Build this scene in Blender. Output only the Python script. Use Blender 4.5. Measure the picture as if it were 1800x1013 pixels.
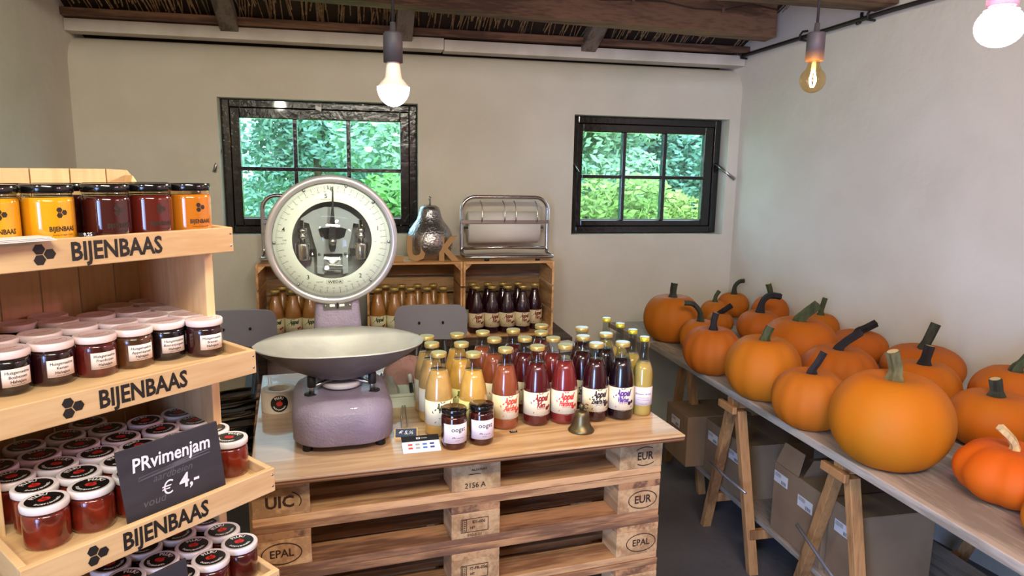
import bpy, bmesh, math, random
from mathutils import Matrix, Vector, Euler
random.seed(7)
for o in list(bpy.data.objects): bpy.data.objects.remove(o)
SC = bpy.context.scene
COL = SC.collection
R = math.radians
PI = math.pi

# ---------------------------------------------------------------- camera, world, lights, exposure
def make_camera():
    yaw, pitch, roll = R(-12.2154), R(9.6764), R(.9520)
    cy, sy, cp, sp, cr, sr = math.cos(yaw), math.sin(yaw), math.cos(pitch), math.sin(pitch), math.cos(roll), math.sin(roll)
    fwd = Vector((-sy*cp, cy*cp, -sp)); right = Vector((cy, sy, 0)); up = right.cross(fwd)
    r2 = cr*right + sr*up; u2 = -sr*right + cr*up
    cam = bpy.data.objects.new('camera', bpy.data.cameras.new('camera')); COL.objects.link(cam)
    m = Matrix((r2, u2, -fwd)).transposed().to_4x4(); m.translation = (0, 0, 1.648)
    cam.matrix_world = m
    cam.data.sensor_width = 36; cam.data.lens = 1228.4/1800*36; cam.data.clip_start = .02; cam.data.clip_end = 200
    SC.camera = cam
make_camera()
W = bpy.data.worlds.new('sky'); SC.world = W; W.use_nodes = True
W.node_tree.nodes['Background'].inputs[0].default_value = (.60, .84, 1, 1)
W.node_tree.nodes['Background'].inputs[1].default_value = 5.2
def area(name, loc, target, sx, sy, power, col):
    l = bpy.data.lights.new(name, 'AREA'); l.shape = 'RECTANGLE'; l.size = sx; l.size_y = sy; l.energy = power; l.color = col
    o = bpy.data.objects.new(name, l); COL.objects.link(o); o.location = loc
    o.rotation_euler = (Vector(target)-Vector(loc)).to_track_quat('-Z', 'Y').to_euler(); return o
def point(name, loc, power, col, rad=.04):
    l = bpy.data.lights.new(name, 'POINT'); l.energy = power; l.color = col; l.shadow_soft_size = rad
    o = bpy.data.objects.new(name, l); COL.objects.link(o); o.location = loc; return o
dl = area('doorway_daylight', (-1.2, -1.2, 1.0), (2.5, 2.4, .75), .9, 1.8, 23, (.34, .52, 1)); dl.data.spread = R(75)
area('ceiling_tube_light', (.3, -.5, 2.75), (.4, 2.6, .9), 1.5, .25, 38, (1, .94, .78))
point('pendant_light_behind_warm', (-.85, .1, 2.3), 13, (1, .94, .76), .05)
point('pendant_light_behind_pink', (1.35, .55, 1.95), 5, (1, .62, .66), .04)
SC.view_settings.view_transform = 'Standard'; SC.view_settings.look = 'None'
SC.view_settings.gamma = 1; SC.view_settings.use_curve_mapping = False
SC.view_settings.exposure = 0.75
LED_STRENGTH, PINK_STRENGTH, AMBER_STRENGTH = 215, 240, 1100

# ---------------------------------------------------------------- materials
def lin(c):
    return tuple(((v/255/12.92) if v/255 <= .04045 else ((v/255+.055)/1.055)**2.4) for v in c) + (1,)
MATS = {}
def M(name, rgb, rough=.5, metal=0, rgb2=None, scale=8, stretch=(1, 1, 1), bump=0, bscale=40, coat=0, trans=0, emit=None, sss=0, detail=4, contrast=.5, ior=1.45, alpha=1):
    if name in MATS: return MATS[name]
    m = bpy.data.materials.new(name); m.use_nodes = True; MATS[name] = m
    nt = m.node_tree; b = nt.nodes['Principled BSDF']; L = nt.links.new
    b.inputs['Base Color'].default_value = lin(rgb); b.inputs['Roughness'].default_value = rough
    b.inputs['Metallic'].default_value = metal; b.inputs['Coat Weight'].default_value = coat; b.inputs['Coat Roughness'].default_value = .04
    b.inputs['Transmission Weight'].default_value = trans; b.inputs['IOR'].default_value = ior
    if sss: b.inputs['Subsurface Weight'].default_value = sss; b.inputs['Subsurface Radius'].default_value = (.02, .01, .005); b.inputs['Subsurface Scale'].default_value = .5
    if emit: b.inputs['Emission Color'].default_value = lin(emit[0]); b.inputs['Emission Strength'].default_value = emit[1]
    if rgb2 or bump:
        tc = nt.nodes.new('ShaderNodeTexCoord'); mp = nt.nodes.new('ShaderNodeMapping'); mp.inputs['Scale'].default_value = stretch
        L(tc.outputs['Object'], mp.inputs[0])
    if rgb2:
        n = nt.nodes.new('ShaderNodeTexNoise'); n.inputs['Scale'].default_value = scale; n.inputs['Detail'].default_value = detail; n.inputs['Distortion'].default_value = .4
        L(mp.outputs[0], n.inputs['Vector'])
        r = nt.nodes.new('ShaderNodeValToRGB'); r.color_ramp.elements[0].position = .5-contrast*.4; r.color_ramp.elements[1].position = .5+contrast*.4
        r.color_ramp.elements[0].color = lin(rgb); r.color_ramp.elements[1].color = lin(rgb2)
        L(n.outputs[0], r.inputs[0]); L(r.outputs[0], b.inputs['Base Color'])
    if bump:
        n2 = nt.nodes.new('ShaderNodeTexNoise'); n2.inputs['Scale'].default_value = bscale; n2.inputs['Detail'].default_value = 5
        L(mp.outputs[0], n2.inputs['Vector']); bp = nt.nodes.new('ShaderNodeBump'); bp.inputs['Strength'].default_value = min(1, bump); bp.inputs['Distance'].default_value = .01
        L(n2.outputs[0], bp.inputs['Height']); L(bp.outputs[0], b.inputs['Normal'])
    return m
def wood(name, light, dark, axis='X', rough=.6, rings=26, knots=True, bump=.12):
    key = name+axis
    if key in MATS: return MATS[key]
    m = bpy.data.materials.new(key); m.use_nodes = True; MATS[key] = m
    nt = m.node_tree; b = nt.nodes['Principled BSDF']; L = nt.links.new; b.inputs['Roughness'].default_value = rough
    tc = nt.nodes.new('ShaderNodeTexCoord'); oi = nt.nodes.new('ShaderNodeObjectInfo')
    va = nt.nodes.new('ShaderNodeVectorMath'); va.operation = 'MULTIPLY_ADD'; va.inputs[1].default_value = (1, 1, 1)
    sc = nt.nodes.new('ShaderNodeVectorMath'); sc.operation = 'SCALE'; sc.inputs[0].default_value = (3.1, 5.7, 2.3); L(oi.outputs['Random'], sc.inputs['Scale'])
    L(tc.outputs['Object'], va.inputs[0]); L(sc.outputs[0], va.inputs[2])
    mp = nt.nodes.new('ShaderNodeMapping'); mp.inputs['Scale'].default_value = {'X': (.12, 1, 1), 'Y': (1, .12, 1), 'Z': (1, 1, .12)}[axis]
    L(va.outputs[0], mp.inputs[0])
    n1 = nt.nodes.new('ShaderNodeTexNoise'); n1.inputs['Scale'].default_value = 7; n1.inputs['Detail'].default_value = 1.5; n1.inputs['Distortion'].default_value = .6
    L(mp.outputs[0], n1.inputs['Vector'])
    mu = nt.nodes.new('ShaderNodeMath'); mu.operation = 'MULTIPLY'; mu.inputs[1].default_value = rings; L(n1.outputs[0], mu.inputs[0])
    si = nt.nodes.new('ShaderNodeMath'); si.operation = 'SINE'; L(mu.outputs[0], si.inputs[0])
    n2 = nt.nodes.new('ShaderNodeTexNoise'); n2.inputs['Scale'].default_value = 90; n2.inputs['Detail'].default_value = 3; L(mp.outputs[0], n2.inputs['Vector'])
    ad = nt.nodes.new('ShaderNodeMath'); ad.operation = 'MULTIPLY_ADD'; ad.inputs[1].default_value = .22; L(si.outputs[0], ad.inputs[0]); L(n2.outputs[0], ad.inputs[2])
    r = nt.nodes.new('ShaderNodeValToRGB'); r.color_ramp.elements[0].position = .28; r.color_ramp.elements[1].position = .72
    r.color_ramp.elements[0].color = lin(dark); r.color_ramp.elements[1].color = lin(light); L(ad.outputs[0], r.inputs[0])
    hsv = nt.nodes.new('ShaderNodeHueSaturation'); mr = nt.nodes.new('ShaderNodeMapRange'); mr.inputs[3].default_value = .86; mr.inputs[4].default_value = 1.12
    L(oi.outputs['Random'], mr.inputs[0]); L(mr.outputs[0], hsv.inputs['Value']); L(r.outputs[0], hsv.inputs['Color']); L(hsv.outputs[0], b.inputs['Base Color'])
    bp = nt.nodes.new('ShaderNodeBump'); bp.inputs['Strength'].default_value = bump; bp.inputs['Distance'].default_value = .004; L(ad.outputs[0], bp.inputs['Height']); L(bp.outputs[0], b.inputs['Normal'])
    return m
def clear_glass(name, tint=(235, 240, 238), weight=.9, rough=.02):
    if name in MATS: return MATS[name]
    m = bpy.data.materials.new(name); m.use_nodes = True; MATS[name] = m
    nt = m.node_tree; nt.nodes.remove(nt.nodes['Principled BSDF']); out = nt.nodes['Material Output']; L = nt.links.new
    t = nt.nodes.new('ShaderNodeBsdfTransparent'); t.inputs[0].default_value = lin(tint)
    g = nt.nodes.new('ShaderNodeBsdfGlossy'); g.inputs['Roughness'].default_value = rough
    f0 = nt.nodes.new('ShaderNodeLayerWeight'); f0.inputs[0].default_value = .5
    f = nt.nodes.new('ShaderNodeMath'); f.operation = 'POWER'; f.inputs[1].default_value = 3.2; L(f0.outputs['Facing'], f.inputs[0])
    mx = nt.nodes.new('ShaderNodeMixShader'); ma = nt.nodes.new('ShaderNodeMath'); ma.operation = 'MULTIPLY_ADD'; ma.inputs[1].default_value = .5*weight; ma.inputs[2].default_value = .045
    L(f.outputs[0], ma.inputs[0]); L(ma.outputs[0], mx.inputs[0]); L(t.outputs[0], mx.inputs[1]); L(g.outputs[0], mx.inputs[2]); L(mx.outputs[0], out.inputs[0])
    return m

# ---------------------------------------------------------------- mesh helpers
class MB:
    def __init__(s): s.v = []; s.f = []; s.sm = []
    def add(s, vs, fs, smooth=False):
        o = len(s.v); s.v += [tuple(v) for v in vs]; s.f += [tuple(i+o for i in f) for f in fs]; s.sm += [smooth]*len(fs); return s
    def box(s, a, b, jit=0):
        x0, y0, z0 = a; x1, y1, z1 = b
        j = lambda: random.uniform(-jit, jit) if jit else 0
        vs = [(x+j(), y+j(), z+j()) for z in (z0, z1) for y in (y0, y1) for x in (x0, x1)]
        return s.add(vs, [(0, 2, 3, 1), (4, 5, 7, 6), (0, 1, 5, 4), (2, 6, 7, 3), (0, 4, 6, 2), (1, 3, 7, 5)])
    def prism(s, poly, d0, d1, plane='XZ', smooth=False):      # poly extruded along the third axis
        mk = {'XZ': lambda p, d: (p[0], d, p[1]), 'XY': lambda p, d: (p[0], p[1], d), 'YZ': lambda p, d: (d, p[0], p[1])}[plane]
        n = len(poly); vs = [mk(p, d0) for p in poly]+[mk(p, d1) for p in poly]
        s.add(vs, [tuple(range(n)), tuple(range(2*n-1, n-1, -1))]); k = len(s.f)
        o = len(s.v)-2*n
        s.f += [(o+i, o+n+i, o+n+(i+1) % n, o+(i+1) % n) for i in range(n)]; s.sm += [smooth]*n
        return s
    def lathe(s, prof, n=24, c=(0, 0, 0), smooth=True, axis='Z', lobes=None):
        vs = []; fs = []
        for r, z in prof:
            for i in range(n):
                a = 2*PI*i/n; x, y = r*math.cos(a), r*math.sin(a)
                p = (x, y, z) if axis == 'Z' else ((x, z, y) if axis == 'Y' else (z, x, y))
                vs.append((p[0]+c[0], p[1]+c[1], p[2]+c[2]))
        for k in range(len(prof)-1):
            for i in range(n):
                a, b2 = k*n+i, k*n+(i+1) % n; fs.append((a, b2, b2+n, a+n))
        fs.append(tuple(range(n-1, -1, -1))); fs.append(tuple(range((len(prof)-1)*n, len(prof)*n)))
        return s.add(vs, fs, smooth)
    def tube(s, path, rad, n=8, closed=False, smooth=True):
        P = [Vector(p) for p in path]; N = len(P); rs = rad if isinstance(rad, (list, tuple)) else [rad]*N
        T = []
        for i in range(N):
            if closed: t = P[(i+1) % N]-P[i-1]
            else: t = P[min(i+1, N-1)]-P[max(i-1, 0)]
            T.append(t.normalized())
        nrm = T[0].orthogonal().normalized(); vs = []; fs = []
        for i in range(N):
            nrm = (nrm-T[i]*nrm.dot(T[i])).normalized(); bn = T[i].cross(nrm)
            for k in range(n):
                a = 2*PI*k/n; vs.append(P[i]+(nrm*math.cos(a)+bn*math.sin(a))*rs[i])
        for i in range(N if closed else N-1):
            j = (i+1) % N
            for k in range(n): fs.append((i*n+k, i*n+(k+1) % n, j*n+(k+1) % n, j*n+k))
        if not closed: fs += [tuple(range(n-1, -1, -1)), tuple(range((N-1)*n, N*n))]
        return s.add(vs, fs, smooth)
    def open(s): s.f = s.f[:-2]; s.sm = s.sm[:-2]; return s
    def map(s, fn): s.v = [tuple(fn(Vector(v))) for v in s.v]; return s
    def merge(s, o, fn=None):
        return s.add([fn(Vector(v)) for v in o.v] if fn else o.v, o.f) if True else s
    def mesh(s, name, mat):
        me = bpy.data.meshes.new(name); me.from_pydata(s.v, [], s.f)
        me.polygons.foreach_set('use_smooth', s.sm)
        bm = bmesh.new(); bm.from_mesh(me); bmesh.ops.recalc_face_normals(bm, faces=bm.faces); bm.to_mesh(me); bm.free()
        if mat: me.materials.append(mat)
        me.update(); return me
    def obj(s, name, mat, parent=None, loc=None, rot=None, bevel=0):
        return put(name, s.mesh(name, mat), parent, loc, rot, bevel)
def put(name, me, parent=None, loc=None, rot=None, bevel=0):
    o = bpy.data.objects.new(name, me); COL.objects.link(o); o.parent = parent
    if loc is not None: o.location = loc
    if rot is not None: o.rotation_euler = rot
    if bevel:
        b = o.modifiers.new('b', 'BEVEL'); b.width = bevel; b.segments = 2; b.limit_method = 'ANGLE'; b.angle_limit = R(40)
    return o
def tag(o, label=None, cat=None, group=None, kind=None):
    if label: o['label'] = label
    if cat: o['category'] = cat
    if group: o['group'] = group
    if kind: o['kind'] = kind
    return o
def empty(name, loc=(0, 0, 0), rz=0, label=None, cat=None, group=None, kind=None):
    o = bpy.data.objects.new(name, None); COL.objects.link(o); o.empty_display_size = .05
    o.location = loc; o.rotation_euler = (0, 0, rz); return tag(o, label, cat, group, kind)
def copy_tree(o, parent=None):
    c = o.copy(); COL.objects.link(c); c.parent = parent
    for ch in [x for x in KIDS.get(o.name, [])]: copy_tree(ch, c)
    return c
KIDS = {}
def index(o):
    KIDS[o.name] = list(o.children)
    for c in o.children: index(c)
def text(sv, size=.02, bold=0, shear=0, sx=1, spacing=1, align='CENTER', line=1):
    cu = bpy.data.curves.new('t', 'FONT'); cu.body = sv; cu.size = size; cu.offset = bold*size; cu.shear = shear; cu.align_x = align; cu.align_y = 'CENTER'
    cu.space_character = spacing; cu.space_line = line; cu.resolution_u = 2
    ob = bpy.data.objects.new('t', cu); COL.objects.link(ob)
    me = ob.to_mesh(); vs = [Vector((v.co.x*sx, v.co.y, 0)) for v in me.vertices]; fs = [tuple(p.vertices) for p in me.polygons]
    ob.to_mesh_clear(); bpy.data.objects.remove(ob); bpy.data.curves.remove(cu)
    m = MB(); m.add(vs, fs); return m
def hexagon(cx, cy, r): return MB().add([(cx+r*math.cos(R(60*i)), cy+r*math.sin(R(60*i)), 0) for i in range(6)], [tuple(range(6))])
def face_front(m, ox, y, oz):      # flat XY drawing -> XZ plane looking to -Y
    return m.map(lambda v: (v.x+ox, y, v.y+oz))
def wrap(m, r, z0, a0=0):          # wraps a drawing round a vertical cylinder, centre looking to -Y
    return m.map(lambda v: (r*math.sin(v.x/r+a0), -r*math.cos(v.x/r+a0), v.y+z0))
def patch(r, z0, z1, a0, a1, n=16, th=.0004):
    m = MB(); vs = []
    for rr in (r, r+th):
        for i in range(n+1):
            a = a0+(a1-a0)*i/n
            for z in (z0, z1): vs.append((rr*math.sin(a), -rr*math.cos(a), z))
    k = 2*(n+1); fs = []
    for i in range(n): fs += [(2*i, 2*i+2, 2*i+3, 2*i+1), (k+2*i, k+2*i+1, k+2*i+3, k+2*i+2), (2*i, k+2*i, k+2*i+2, 2*i+2), (2*i+1, 2*i+3, k+2*i+3, k+2*i+1)]
    fs += [(0, 1, k+1, k), (2*n, k+2*n, k+2*n+1, 2*n+1)]
    m.add(vs, fs, True); return m
def rounded(w, d, r, n=5, cx=0, cy=0):
    p = []
    for sx, sy, a0 in ((1, 1, 0), (-1, 1, 90), (-1, -1, 180), (1, -1, 270)):
        for i in range(n+1):
            a = R(a0+90*i/n); p.append((cx+sx*(w/2-r)+r*math.cos(a), cy+sy*(d/2-r)+r*math.sin(a)))
    return p
def disc_fine(r, n=28, k=8):
    vs = [(0, 0, 0)]+[(r*j/k*math.cos(2*PI*i/n), r*j/k*math.sin(2*PI*i/n), 0) for j in range(1, k+1) for i in range(n)]
    fs = [(0, 1+i, 1+(i+1) % n) for i in range(n)]+[(1+j*n+i, 1+(j+1)*n+i, 1+(j+1)*n+(i+1) % n, 1+j*n+(i+1) % n) for j in range(k-1) for i in range(n)]
    return MB().add(vs, fs)
def disc(r, n=20, ri=0, cx=0, cy=0):
    if not ri: return MB().add([(cx+r*math.cos(2*PI*i/n), cy+r*math.sin(2*PI*i/n), 0) for i in range(n)], [tuple(range(n))])
    vs = [(cx+q*math.cos(2*PI*i/n), cy+q*math.sin(2*PI*i/n), 0) for i in range(n) for q in (ri, r)]
    return MB().add(vs, [(2*i, 2*i+1, 2*((i+1) % n)+1, 2*((i+1) % n)) for i in range(n)])
ORD = ['first', 'second', 'third', 'fourth', 'fifth', 'sixth', 'seventh', 'eighth', 'ninth']

# common materials
white_wall = M('plaster', (203, 197, 180), .9, rgb2=(213, 207, 191), scale=3, bump=.35, bscale=14)
black_paint = M('black_gloss_paint', (14, 13, 14), .12, bump=.35, bscale=28, coat=.6)
ink = M('black_ink', (22, 20, 20), .7)
white_print = M('white_print', (235, 232, 228), .6)
chrome = M('chrome', (205, 200, 198), .14, 1)
steel = M('steel', (165, 162, 160), .3, 1)
gold = M('gold_lid', (222, 192, 112), .3, .55)
rubber = M('black_rubber', (18, 17, 18), .55)
paper = M('paper', (228, 220, 214), .8)

# ---------------------------------------------------------------- the room shell
def struct(name, mb, mat): return tag(mb.obj(name, mat), kind='structure')
WX = lambda y: 2.335+.13*(4.1-y)          # right wall is slightly out of square
struct('floor', MB().box((-1.6, -1.8, -.1), (3.4, 4.4, 0)), M('concrete', (104, 102, 104), .55, rgb2=(84, 82, 84), scale=2.5, bump=.15, bscale=30))
WIN = [(-.746, .325, 1.262, 2.003), (1.252, 2.262, 1.256, 1.974)]
b = MB(); y0, y1 = 4.1, 4.42
b.box((-1.6, y0, 0), (2.9, y1, 1.256)); b.box((-1.6, y0, 1.256), (-.746, y1, 2.10)); b.box((.325, y0, 1.256), (1.252, y1, 2.10)); b.box((2.262, y0, 1.256), (2.9, y1, 2.10))
b.box((-.746, y0, 1.256), (.325, y1, 1.262)); b.box((-.746, y0, 2.003), (.325, y1, 2.10)); b.box((1.252, y0, 1.974), (2.262, y1, 2.10))
sh = [(y0, 2.10), (y0, 2.12)]+[(y0+.17*(1-math.cos(R(a)))**1.1, 2.13+.165*math.sin(R(a))) for a in range(0, 91, 5)]+[(y1, 2.295)]
k0 = len(sh); b.add([(x, p[0], p[1]) for x in (-1.6, 2.9) for p in sh], [(i, i+1, k0+i+1, k0+i) for i in range(k0-1)], True)
b.add([(x, y, z) for x in (-1.6, 2.9) for y, z in ((y1, 2.0), (y1, 2.295))], [(0, 1, 3, 2)])
struct('wall_back', b, white_wall)
struct('wall_left', MB().prism([(-1.8, 0), (4.42, 0), (4.42, 5), (-1.8, 5)], -1.6, -1.45, 'YZ'), white_wall)
b = MB(); b.add([(WX(4.42), 4.42, 0), (WX(-1.8), -1.8, 0), (WX(-1.8)+.3, -1.8, 0), (WX(4.42)+.3, 4.42, 0)]+[(WX(4.42), 4.42, 5), (WX(-1.8), -1.8, 5), (WX(-1.8)+.3, -1.8, 5), (WX(4.42)+.3, 4.42, 5)],
    [(0, 1, 2, 3), (4, 7, 6, 5), (0, 4, 5, 1), (1, 5, 6, 2), (2, 6, 7, 3), (3, 7, 4, 0)])
struct('wall_right', b, white_wall)
struct('wall_front', MB().box((-1.6, -1.9, 0), (3.5, -1.75, 5)), white_wall)
# ceiling: thatch slope on rafters, purlins
old_wood = wood('old_beam', (134, 100, 72), (84, 60, 44), 'X', .75, 18)
old_wood_y = wood('old_beam', (134, 100, 72), (84, 60, 44), 'Y', .75, 18)
ceil = empty('ceiling', (0, 4.1, 2.4), kind='structure')
SL = math.tan(R(25))
MB().add([(-1.6, .35, .03-.35*SL), (3.4, .35, .03-.35*SL), (3.4, -5.9, .03+5.9*SL), (-1.6, -5.9, .03+5.9*SL)]+[(-1.6, .35, .2-.35*SL), (3.4, .35, .2-.35*SL), (3.4, -5.9, .2+5.9*SL), (-1.6, -5.9, .2+5.9*SL)],
    [(0, 1, 2, 3), (4, 7, 6, 5), (0, 4, 5, 1), (1, 5, 6, 2), (2, 6, 7, 3), (3, 7, 4, 0)]).obj('roof_board', M('dark_roof', (60, 48, 36), .95), ceil)
th = MB()
for i in range(2600):
    x = random.uniform(-1.45, 2.55); L = random.uniform(.12, .35); ys = random.uniform(.05, -1.3); w = random.uniform(.0022, .0045); dz = -random.uniform(.004, .032); sk = random.uniform(-.03, .03)
    z0 = .03-ys*SL+dz; z1 = .03-(ys-L)*SL+dz*.6
    th.add([(x-w, ys, z0), (x+w, ys, z0), (x, ys, z0-w*1.6), (x-w+sk, ys-L, z1), (x+w+sk, ys-L, z1), (x+sk, ys-L, z1-w*1.6)], [(0, 1, 2), (3, 5, 4), (0, 3, 4, 1), (1, 4, 5, 2), (2, 5, 3, 0)])
tag(th.obj('thatch_reed', M('reed', (190, 160, 118), .85, rgb2=(110, 86, 58), scale=60), ceil), kind='stuff')
MB().box((-1.45, -.05, -.032), (2.36, .02, .008), .004).obj('wall_beam', old_wood, ceil, bevel=.004)
YW = lambda m: m.map(lambda v: (v.x, v.y-.105*(2.3-v.x), v.z))
YW(MB().box((-1.45, -.385, -.002), (2.30, -.28, .185), .004)).obj('purlin', old_wood, ceil, bevel=.006)
MB().box((-1.45, -1.13, .030), (2.46, -.98, .235), .004).obj('purlin', old_wood, ceil, bevel=.006)
for k, x in enumerate((-.66, .25, 1.32)):
    r_ = MB().box((x-.045, -5.4, -.10), (x+.045, .0, -.02), .003)
    r_.v = [(v[0], v[1], v[2]-v[1]*SL+.025) for v in r_.v]
    rf = r_.obj('rafter', wood('grey_rafter', (120, 108, 96), (82, 70, 60), 'Y', .8, 14), ceil, bevel=.004)
# cable stapled along the purlin
b = MB(); pts = [(-1.3+i*.18, -.392, .12-.012*math.sin(i*1.9)+(.03 if i > 18 else 0)) for i in range(21)]
YW(b.tube(pts, .004, 6)).obj('power_cable', M('cable_brown', (70, 56, 46), .6), ceil)
for i in range(0, 20, 3): YW(MB().box((pts[i][0]-.008, -.399, pts[i][2]-.01), (pts[i][0]+.008, -.385, pts[i][2]+.01))).obj('cable_clip', M('clip', (120, 96, 74), .6), ceil)
# white wall plate in two planks
tr = empty('trim_1', (0, 4.1, 2.3), kind='structure')
plate_m = M('white_plate', (214, 208, 196), .8, rgb2=(190, 182, 168), scale=5, bump=.2)
MB().box((-1.449, -.02, .0), (.47, .10, .062), .002).obj('plank', plate_m, tr, bevel=.003)
MB().box((.474, -.018, -.004), (2.33, .10, .058), .002).obj('plank', plate_m, tr, bevel=.003)
# pipe on the right wall
pp = empty('wall_pipe', (WX(4.05)-.03, 4.05, 2.37), 0, 'thin black pipe clipped along the top of the right wall', 'pipe')
def wp(y, z, off=.035): return (WX(y)-off-(WX(4.05)-.03), y-4.05, z-2.37)
MB().tube([wp(4.09, 2.353), wp(3.0, 2.41), wp(1.5, 2.46), wp(.2, 2.5)], .0115, 8).obj('tube', M('black_iron', (38, 30, 30), .5), pp)
for y, z in ((4.07, 2.355), (3.57, 2.381), (3.12, 2.404)):
    c = MB(); q = wp(y, z); c.tube([(q[0]+.03, q[1], q[2]+.035), (q[0], q[1], q[2]+.03), (q[0]-.014, q[1], q[2]+.012), (q[0]-.012, q[1], q[2]-.014), (q[0]+.03, q[1], q[2]-.016)], .006, 6)
    c.obj('pipe_clip', M('black_iron', (38, 30, 30), .5), pp)
MB().tube([(0, 0, 0), (.0, -.0, -.03), (-.012, -.004, -.05), (-.03, -.008, -.055)], .008, 8).obj('wall_hook', M('black_iron', (38, 30, 30), .5), None, (WX(3.2)-.01, 3.2, 2.44))
tag(bpy.data.objects['wall_hook'], 'short bent black hook on the wall under the right beam end', 'hook')

# ---------------------------------------------------------------- windows
def window(n, x0, x1, z0, z1, gx0, gx1, gz0, gz1):
    w = empty('window_%d' % n, ((x0+x1)/2, 4.18, z0), kind='structure'); cx = (x0+x1)/2
    L = lambda x: x-cx
    zz = lambda z: z-z0
    f = .042
    fr = MB(); a, c, d, e = L(x0), L(x1), 0, zz(z1)
    fr.box((a, 0, d), (a+f, .09, e)); fr.box((c-f, 0, d), (c, .09, e)); fr.box((a+f, 0, e-f), (c-f, .09, e)); fr.box((a+f, 0, d), (c-f, .09, d+f))
    fr.obj('window_frame', black_paint, w, bevel=.004)
    s = MB(); p, q, r_, t = L(gx0), L(gx1), zz(gz0), zz(gz1)
    s.box((a+f, .012, d+f), (p, .055, e-f)); s.box((q, .012, d+f), (c-f, .055, e-f)); s.box((p, .012, t), (q, .055, e-f)); s.box((p, .012, d+f), (q, .055, r_))
    s.obj('sash', black_paint, w, bevel=.004)
    for k in (1, 2):
        mx = p+(q-p)*k/3; MB().box((mx-.012, .008, r_), (mx+.012, .05, t)).obj('muntin', black_paint, w, bevel=.003)
    mz = (r_+t)/2; MB().box((p, .010, mz-.011), (q, .049, mz+.011)).obj('muntin', black_paint, w, bevel=.003)
    for i in range(3):
        for j in range(2):
            u0 = p+(q-p)*i/3; u1 = p+(q-p)*(i+1)/3; v0, v1 = (r_, mz) if j == 0 else (mz, t)
            MB().box((u0+.008, .034, v0+.008), (u1-.008, .038, v1-.008)).obj('pane', clear_glass('window_glass', (238, 246, 246), .9, .01), w)
    MB().box((p, .026, r_-.002), (q, .034, r_+.008)).obj('glazing_bead', M('grey_putty', (150, 158, 158), .6), w)
    return w
w1 = window(1, -.742, .322, 1.264, 2.001, -.65, .228, 1.347, 1.902)
w2 = window(2, 1.262, 2.252, 1.260, 1.972, 1.338, 2.150, 1.338, 1.880)
MB().tube([(-.54, -.03, .46), (-.555, -.07, .39), (-.565, -.09, .34)], .010, 8).obj('stay_arm', steel, w1)
MB().box((-.03, -.004, .69), (.0, .0, .712)).map(lambda v: (v.x, v.y, v.z-.35*(v.x+.015))).obj('latch_plate', M('latch', (220, 220, 215), .4), w1)
MB().tube([(.47, -.0, .44), (.49, -.05, .41), (.55, -.11, .345)], .010, 8).obj('stay_arm', steel, w2)
MB().tube([(-.48, -.01, .43), (-.45, -.02, .375)], .005, 6).obj('stay_arm', steel, w2)

# ---------------------------------------------------------------- outside
tag(MB().box((-30, 4.42, -.3), (40, 70, -.2)).obj('lawn', M('lawn', (96, 150, 60), .9, rgb2=(140, 185, 85), scale=1.5)), kind='structure')
def foliage(cx, cy, cz, rx, ry, rz, n, leaf, seed):
    rr = random.Random(seed); m = MB(); blobs = [(rr.uniform(-.7, .7)*rx, rr.uniform(-.7, .7)*ry, rr.uniform(-.75, .75)*rz, rr.uniform(.32, .5)) for _ in range(18)]
    for i in range(n):
        bx, by, bz, br = rr.choice(blobs); d = Vector((rr.gauss(0, 1), rr.gauss(0, 1), rr.gauss(0, 1))).normalized()*rr.uniform(.75, 1.05)
        p = Vector((cx+bx+d.x*br*rx, cy+by+d.y*br*ry, cz+bz+d.z*br*rz)); a = Vector((rr.gauss(0, 1), rr.gauss(0, 1), rr.gauss(0, .6))).normalized()*leaf*rr.uniform(.6, 1.3); c = a.orthogonal().normalized()*leaf*.45
        m.add([p-a, p+c, p+a, p-c], [(0, 1, 2, 3)])
    return m
trees = [(-5.2, 17, 5.5, (70, 120, 66), (120, 165, 105), 'tall dark green tree seen in the left panes of the left window'),
         (-1.2, 20, 6.0, (60, 112, 72), (112, 158, 112), 'tall tree seen in the middle panes of the left window'),
         (1.8, 16, 5.2, (84, 135, 66), (140, 185, 100), 'leafy tree seen in the right panes of the left window'),
         (5.2, 17, 5.4, (110, 158, 80), (165, 200, 110), 'yellow green tree seen in the left panes of the right window'),
         (8.0, 20, 6.2, (72, 128, 86), (130, 175, 130), 'bluish green tree seen in the middle panes of the right window'),
         (10.6, 18, 5.6, (70, 124, 78), (120, 168, 116), 'tree with bare lower trunk seen in the right panes of the right window'),
         (13.5, 22, 6.0, (80, 130, 80), (130, 175, 120), 'farthest right tree partly seen beyond the right window')]
for i, (x, y, h, c1, c2, lb) in enumerate(trees):
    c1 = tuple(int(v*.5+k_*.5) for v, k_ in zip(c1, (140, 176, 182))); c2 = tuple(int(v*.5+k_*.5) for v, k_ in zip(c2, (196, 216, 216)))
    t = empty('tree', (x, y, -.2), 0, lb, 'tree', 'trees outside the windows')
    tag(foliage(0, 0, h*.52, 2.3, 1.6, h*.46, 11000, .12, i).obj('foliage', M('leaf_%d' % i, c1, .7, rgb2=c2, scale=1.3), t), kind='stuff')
    MB().tube([(0, 0, 0), (.1, 0, 1.4), (-.05, 0, h*.5)], [.17, .12, .06], 8).obj('trunk', M('bark', (96, 84, 70), .9), t)
trees_far = [(-7.5, 'far left'), (-2.6, 'second'), (1.0, 'third'), (5.0, 'fourth'), (9.0, 'fifth'), (13.5, 'far right')]
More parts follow.
